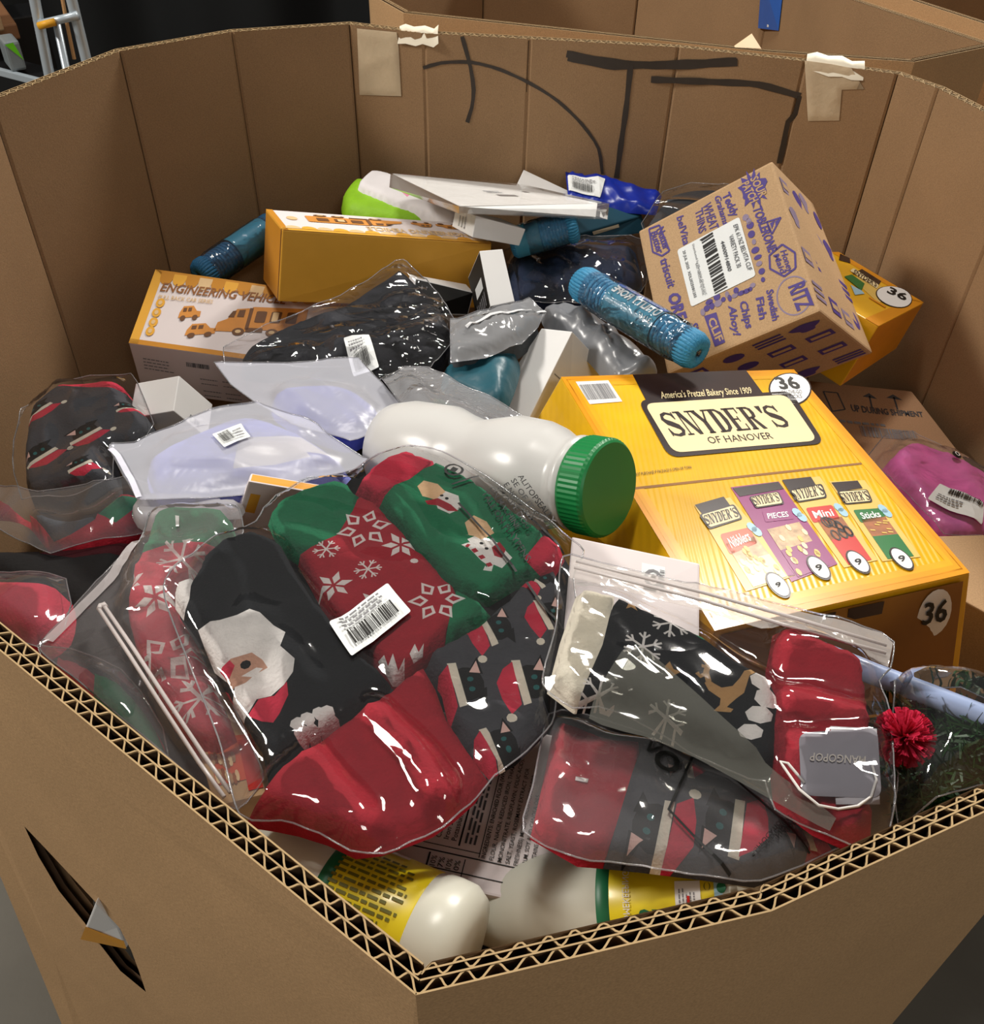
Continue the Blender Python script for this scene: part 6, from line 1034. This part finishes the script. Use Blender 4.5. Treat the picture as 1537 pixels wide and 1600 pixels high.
c2 = soft('sock', 'red and green sock pressed against the left rim', 'sock', B6b, [(-0.0705,0.0535),(-0.05,0.0494),(-0.0263,0.036),(-0.0068,0.0261),(0.0137,0.005),(0.0356,-0.0229),(0.0409,-0.036),(0.0163,-0.0222),(-0.0256,0.0095),(-0.0593,0.0375)], .022, .014, [SRED, SGRN], wr=W_(.006, 10, 20, .4, 14), motifs=[([(-0.0291,0.0385),(-0.0052,0.0278),(0.0159,0.0049),(0.0447,-0.0386),(0.0172,-0.0249),(-0.0176,0.0035)], 1)])
bagged(c2, 'clear bag around the red and green sock at the left rim', [(-0.0782,0.0584),(-0.052,0.0546),(-0.0277,0.0421),(-0.006,0.0302),(0.0161,0.0072),(0.0399,-0.0231),(0.0488,-0.0428),(0.018,-0.0275),(-0.0234,0.0037),(-0.0635,0.0365)], CLEAR, wr=W_(.004, 40, 20, .7, 4))
# ---- left wall: kitten sock bag, crumpled red and black sock bag
B4 = ((-0.4764,0.8557,0.73),(0.9889,0,0.1483),(-0.0073,0.9988,0.0488))
d1 = soft('sock', 'black kitten sock with red band, bagged and standing against the left wall', 'sock', B4, [(-0.0651,-0.0023),(-0.0746,0.0446),(-0.0491,0.0866),(-0.0045,0.0873),(0.0344,0.079),(0.0507,0.0501),(0.0762,0.0232),(0.0882,-0.0009),(0.082,-0.0327),(0.0504,-0.0391),(0.0665,-0.0872),(0.034,-0.1029),(-0.0245,-0.1008),(-0.046,-0.0633)], .04, .018, [SCHAR] + CATM, res=.005, wr=W2(W_(.008, 10, 10, .4, 24), W_(.003, 40, 20, .7, 5)),
    motifs=M_([[(-0.0559,0.0827),(-0.0069,0.0952),(0.0371,0.0835),(0.0404,0.0612),(0.0044,0.0593),(-0.0446,0.0737)]], 4) + cat([(-0.0533,0.0277)][0], .028, PI * .75) + cat([(0.0173,-0.0155)][0], .028, PI * .7) + cat([(-0.0256,-0.0452)][0], .028, PI * .75) + cat([(0.034,-0.0762)][0], .02, PI * .7) + cat([(0.0537,0.0264)][0], .018, PI * .7))
bagged(d1, 'shiny clear bag around the black kitten sock by the left wall', [(-0.0713,-0.0125),(-0.0839,0.0459),(-0.0552,0.0925),(-0.0172,0.1018),(0.038,0.0946),(0.0527,0.0738),(0.0794,0.0228),(0.0928,-0.0038),(0.0868,-0.0418),(0.0592,-0.0487),(0.0725,-0.0928),(0.0373,-0.1129),(-0.0253,-0.1104),(-0.0502,-0.0679)], CLEAR, wr=W_(.007, 30, 16, .4, 6), gap=.003)
B5 = ((-0.384,0.6371,0.8),(0.995,0,0.0995),(0.0049,0.9988,-0.0494))
e1 = soft('sock', 'crumpled red and dark sock in clear bag below the kitten sock', 'sock', B5, [(-0.1284,0.0371),(-0.0865,0.0293),(-0.0629,0.0182),(-0.0208,-0.0253),(0.0138,-0.0379),(0.0421,-0.0163),(0.0625,0.0049),(0.0536,0.0336),(0.0296,0.0402),(0.0092,0.0085),(-0.0207,0.006),(-0.0669,0.0279),(-0.1477,0.0787)], .03, .02, [SRED, SCHAR, SGRN], wr=W2(W_(.012, 10, 14, .4, 24), W_(.003, 40, 20, .7, 5)), motifs=[([(-0.0604,0.0275),(-0.0225,0.0107),(0.0092,0.0085),(0.0204,-0.0059),(0.0022,-0.0224),(-0.0153,-0.0239)], 1), ([(0.0155,0.0081),(0.0312,0.0257),(0.0488,0.0292),(0.0517,0.0102),(0.039,-0.0072)], 2)])
bagged(e1, 'crumpled clear bag with red and dark sock at the left', [(-0.1597,0.0901),(-0.0983,0.0566),(-0.0541,0.0434),(0.0056,0.0548),(0.0285,0.0631),(0.0577,0.043),(0.078,0.0038),(0.0715,-0.0243),(0.0307,-0.0355),(-0.0058,-0.0484),(-0.0357,-0.033),(-0.1193,0.0174)], CLEAR2, wr=W_(.007, 24, 12, .2, 6), gap=.003)
e2 = pouch('hazy folded clear bag edge beside the frosted pouch', ((-0.2663,0.6095,0.85),(0.995,0,0.0995),(0,1,0)), [(-0.0508,-0.0024),(-0.0463,0.0114),(-0.0228,0.0208),(0.0197,0.0128),(0.0474,0.0042),(0.0496,-0.0138),(0.0089,-0.0128),(-0.0329,-0.0244)], .012, .01, film_mat('milky_fold', .45, (.8, .8, .82), hazecol=(.7, .68, .7), bump=.6, bscale=14, gloss=1.2), W_(.006, 30, 14, .1, 3), name='plastic_bag', cat='bag')
dk = soft('folded_garment', 'black and dark red bundle in the gap below the left bags', 'garment', ((-0.3769,0.5739,0.79),(0.995,0,0.0995),(0.0099,0.9951,-0.0985)), [(-0.133,0.0535),(-0.0539,0.0436),(-0.0055,0.045),(0.0535,0.0504),(0.0684,-0.0041),(0.0707,-0.0529),(0.0457,-0.0889),(-0.0031,-0.0489),(-0.0952,0.0014)], .03, .03, [mat('black_cloth', '#0c0a0b', .85, .2, 30, .3, 200), knit('wine_knit', '#3c0f16')], wr=W_(.012, 8, 14, .4, 4), motifs=[([(-0.0385,0.0361),(0.0077,0.0423),(0.0523,0.0448),(0.0551,0.0184),(0.0069,0.0126),(-0.0254,0.019)], 1)])
# ---- right corner: green wreath bag with blue rod and red pompom
B8 = ((0.2847,0.3469,0.9),(1,0,0),(0,1,0))
wr_bm = []
rnd = random.Random(3)
V, Fs = [], []
w0 = np.array(B8[0]); e1_, e2_ = np.array(B8[1]), np.array(B8[2])
outl = [(-0.021,0.0335),(0.0118,0.0372),(0.0464,0.0159),(0.0389,-0.026),(-0.0054,-0.0413),(-0.0323,-0.0538),(-0.0375,-0.0456),(-0.028,-0.0056)]
lo, hi = np.min(outl, 0), np.max(outl, 0); P_ = []
while len(P_) < 2600:
    p = (rnd.uniform(lo[0], hi[0]), rnd.uniform(lo[1], hi[1])); P_.append(p)
ok = inside(P_, outl)
for p, k in zip(P_, ok):
    if not k: continue
    b = w0 + e1_ * p[0] + e2_ * p[1] + np.array((0, 0, rnd.uniform(-.012, .008) + .01 * math.sin(p[0] * 60) * math.cos(p[1] * 70))); d = np.array((rnd.gauss(0, 1), rnd.gauss(0, 1), rnd.gauss(.3, .6))); d /= np.linalg.norm(d); s = np.cross(d, (rnd.gauss(0, 1), rnd.gauss(0, 1), rnd.gauss(0, 1))); s = s / np.linalg.norm(s) * .0012
    n = len(V); l = rnd.uniform(.010, .018); V += [b - s, b + s, b + d * l + s * .4, b + d * l - s * .4]; Fs.append([n, n + 1, n + 2, n + 3])
wreath = thing('tinsel_wreath', 'dark green tinsel wreath in a clear bag at the right rim', 'wreath', tuple(w0))
o = mesh('tinsel', V, Fs, wreath, [mat('green_tinsel', '#163c14', .5, .4, 60), ]); o['kind'] = 'stuff'
s8 = Slab(B8, outl, .012, .02, -.02, .008, W_(.012, 24, 24, .3, 4)); o = s8.build('wreath_core', wreath, [mat('dark_green_core', '#0c1c0e', .8, .3, 40)])
s8b = Slab(B8, outl, .04, .03, .012, .008, None)
fw = film('plastic_bag', None, B8, [(-0.0211,0.0438),(-0.0014,0.0498),(0.0491,0.0233),(0.0469,-0.0258),(0.0018,-0.0427),(-0.0411,-0.0582),(-0.0422,-0.0458)], [s8b], CLEAR, .003, .006, W2(W_(.005, 26, 10, .5, 3), W_(.003, 60, 30, .2, 8)), 3); tag(fw.obj, 'clear bag around the dark green wreath in the right corner', 'bag')
V, Fs = [], []; c0 = np.array((0.2496,0.331,0.935))
for k in range(420):
    d = np.array((rnd.gauss(0, 1), rnd.gauss(0, 1), rnd.gauss(0, 1))); d /= np.linalg.norm(d); s = np.cross(d, (rnd.gauss(0, 1), rnd.gauss(0, 1), rnd.gauss(0, 1))); s = s / np.linalg.norm(s) * .0011; n = len(V); V += [c0 - s, c0 + s, c0 + d * .018 + s, c0 + d * .018 - s]; Fs.append([n, n + 1, n + 2, n + 3])
o = mesh('pompom', V, Fs, None, [knit('hot_red_yarn', '#d02a4c')]); tag(o, 'red yarn pompom beside the red sock inside the right bags', 'pompom')
v, f = tube([(0.2225,0.4109,0.915),(0.2532,0.3938,0.915),(0.2854,0.378,0.915),(0.3237,0.3581,0.915),(0.3641,0.3389,0.915)], [.0075] * 5, 16); o = mesh('plastic_rod', v, f, None, [mat('pale_blue_plastic', '#a9bde6', .3, .03, 20, spec=.6)], None, True); tag(o, 'pale blue plastic rod running to the right rim over the wreath', 'rod')
v, f = lathe(frame_from((0.2704,0.3861,0.915), (0.2724,0.3846,0.915)), [(0, .0079), (.002, .0082), (.004, .0079)], 16); mesh('rod_joint', v, f, o, [mat('blue_grey_plastic', '#7d8cb4', .4)], None, True)

# ---- dark filler slab added low in the heap to darken the gaps
BLK = mat('dark_filler', '#17171a', .9, .25, 20, .4, 160)
soft('gap_filler', 'added dark filler slab that darkens the gaps between the middle goods', 'blanket', ((0.0, 0.84, 0.42), (1, 0, 0), (0, 1, 0)), [(-.46, -.30), (-.20, -.46), (.16, -.50), (.40, -.30), (.52, .10), (.42, .33), (.0, .42), (-.38, .38), (-.53, .1)], .06, .06, [BLK], base=.02, res=.02, wr=W2(W_(.05, 8, 6, .5, 3), W_(.02, 20, 14, 1.2, 5)))

# ================================================================== behind the box
N2 = [(-.192, 1.575), (-.139, 1.495), (.345, 1.372), (.536, 1.348), (.659, 1.42), (.522, 1.618), (.50, 2.0), (.28, 2.25), (-.05, 2.28), (-.25, 2.0)]
b2 = pallet_box('open brown pallet box close behind the heaped one, a strip of blue tape inside', N2[::-1], flutes=False)
q_ = [(0.3087,1.3386,1),(0.3437,1.3365,1),(0.3357,1.3664,1.008)]
mesh('torn_corner', [np.array(p) + (0, .036, 0) for p in q_] + [np.array(p) + (0, .042, 0) for p in q_], [[0, 1, 2], [5, 4, 3], [0, 3, 4, 1], [1, 4, 5, 2], [2, 5, 3, 0]], b2, [mat('torn_paper', '#d9b994', .7, .05, 40)])
BT = mat('blue_tape', '#2c62b8', .35, .06, 40, spec=.5)
o_ = np.array([(0.4782,2.0162,0.9338),(0.5014,1.9392,0.9534),(0.5032,1.9092,0.8675),(0.488,2.0053,0.8432)])
mesh('blue_tape', [o_[0], o_[1], o_[2], o_[3]], [[0, 1, 2, 3]], b2, [BT])
pr = Print(lambda u, v, l: tuple(o_[3] * (1 - u) * (1 - v) + o_[2] * u * (1 - v) + o_[0] * (1 - u) * v + o_[1] * u * v + np.array((0, -.002 - l, 0))), .0006); pr.text('A.T', ((.45, .62), (.45, .40), (.62, .62)), WHITE, 0); pr.poly(rect(.42, .05, .5, .35), WHITE); pr.build('tape_lettering', b2)
N3 = [(0.58, 1.70), (0.74, 1.46), (1.15, 1.25), (1.60, 1.35), (1.85, 1.80), (1.65, 2.30), (1.15, 2.50), (0.68, 2.25)]
b3 = pallet_box('third open pallet box at the upper right corner, farther right', N3[::-1], flutes=False)
# ---- hand truck, road case table and small things at the upper left
ALU = mat('white_aluminium', '#b9c4cc', .35, .05, 40, spec=.6, metal=.35); YTAPE = mat('yellow_tag', '#e0a224', .5, .06, 40); STRAP = mat('tan_strap', '#b88a5a', .7, .06, 60); RUB = mat('black_rubber', '#111112', .7, .1, 40)
A0 = np.array((-0.9413,2.05,0.6963)); A1 = np.array((-0.9279,2.05,0.8446)); C0 = np.array((-0.8556,2.05,0.7289)); C1 = np.array((-0.8543,2.05,0.8465))
ht = thing('hand_truck', 'silver hand truck standing behind the box against the black curtain', 'hand truck', (float(A0[0]), 2.05, 0))
def down(p, q): d = (p - q) / (p[2] - q[2]); return p - d * (p[2] - .12)
def upto(p, q, z): d = (p - q) / (p[2] - q[2]); return p + d * (z - p[2])
top = upto(A1, A0, 1.06); top2 = upto(C1, C0, 1.06)
v, f = tube([down(A0, A1), A0, A1, top, top * .8 + top2 * .2 + (0, 0, .05), top * .2 + top2 * .8 + (0, 0, .05), top2, C1, C0, down(C0, C1)], .0105, 12); mesh('frame', v, f, ht, [ALU], None, True)
K0 = np.array((-0.9267,2.04,0.8031)); K1 = np.array((-0.8452,2.04,0.8217))
v, f = tube([K0, K1], .008, 10); mesh('crossbar', v, f, ht, [ALU], None, True)
v, f = tube([K0 * .97 + K1 * .03 + (0, -.013, 0), K0 * .55 + K1 * .45 + (0, -.010, 0)], .007, 8); mesh('yellow_tag', v, f, ht, [YTAPE], None, True)
v, f = tube([np.array((-0.8963,2.05,0.8057)), down(np.array((-0.9024,2.05,0.7024)), np.array((-0.8963,2.05,0.8057)))], .008, 8); mesh('middle_bar', v, f, ht, [ALU], None, True)
v, f = tube([np.array((-0.8763,2.06,0.8478)), np.array((-0.8799,2.06,0.808)), np.array((-0.8842,2.06,0.7324))], .004, 6); mesh('strap', v, f, ht, [STRAP])
bA, bC = down(A0, A1), down(C0, C1)
for p in (bA + (-.05, .05, 0), bC + (.05, .05, 0)): v, f = lathe(frame_from(p + (-.03, 0, 0), p + (.03, 0, 0)), [(0, .09), (.01, .12), (.05, .12), (.06, .09)], 28); mesh('wheel', v, f, ht, [RUB], None, True)
pl_ = Carton({(sx, sy, sz): (bA if sx < 0 else bC) + np.array((0, -.12 if sy > 0 else .02, .0 if sz > 0 else -.01)) + (0, 0, -.1) for sx in (-1, 1) for sy in (-1, 1) for sz in (-1, 1)}); pl_.build('toe_plate', ht, [ALU])
def block(name, label, cat, x0, x1, y0, y1, z0, z1, m, bev=.006, build=True, parent=None, part=None):
    c = Carton({(sx, sy, sz): ((x0, x1)[sx > 0], (y0, y1)[sy > 0], (z0, z1)[sz > 0]) for sx in (-1, 1) for sy in (-1, 1) for sz in (-1, 1)})
    t = parent or thing(name, label, cat, ((x0 + x1) / 2, (y0 + y1) / 2, z0)); c.build(part or name + '_body', t, [m], None, bev); return c, t
CASE = mat('black_case', '#0d0e10', .5, .1, 30)
def slant(pts, z0, z1, depth):
    (ax, ay), (bx, by) = pts; d = np.array((bx - ax, by - ay)); n = np.array((-d[1], d[0])) / np.linalg.norm(d) * depth
    if n[1] < 0: n = -n
    return {(sx, sy, sz): np.array((*(np.array((ax, ay) if sx < 0 else (bx, by)) + (n if sy > 0 else 0)), z1 if sz > 0 else z0)) for sx in (-1, 1) for sy in (-1, 1) for sz in (-1, 1)}
def block(name, label, cat, box, m, bev=.006, parent=None, part=None):
    c = Carton(box); t = parent or thing(name, label, cat, c.base()); c.build(part or name + '_body', t, [m], None, bev); return c, t
c, tb = block('equipment_case', 'black equipment case with a silver edge at the upper left behind the hand truck', 'case', slant(((-1.5, 2.48), (-1.055, 2.25)), 0.0, .612, .09), CASE)
block('', '', '', slant(((-1.505, 2.476), (-1.05, 2.244)), .606, .622, .012), ALU, .002, tb, 'edge_strip')
c, bn = block('storage_bin', 'grey bin with a bright green mark on the equipment case', 'bin', slant([(-1.1357,2.2902),(-1.1074,2.3095)], .622, .685, .07), mat('grey_bin', '#7d8486', .4, .05, 30))
pr = Print(c.surf('y-'), .001); pr.poly([(.05, .95), (.95, .35), (.6, .98)], mat('green_mark', '#6fd21e', .5)); pr.build('green_mark', bn)
c, sh = block('shelf_board', 'brown wooden board on a black plinth at the upper left edge of the photo', 'board', slant([(-1.3176,2.3572),(-1.1676,2.4489)], .645, .68, .3), mat('brown_board', '#8a6040', .6, .1, 20), .004)
S_ = [(-1.3176,2.3572),(-1.1676,2.4489)]
block('', '', '', slant(((S_[0][0], S_[0][1] + .2), (S_[1][0] - .02, S_[1][1] + .2)), 0.0, .6449, .12), CASE, .004, sh, 'plinth')
block('parcel', 'small brown parcel on the wooden board at the upper left', 'parcel', slant([(-1.2474,2.328),(-1.1717,2.3902)], .681, .76, .12), K_BOX, .004)
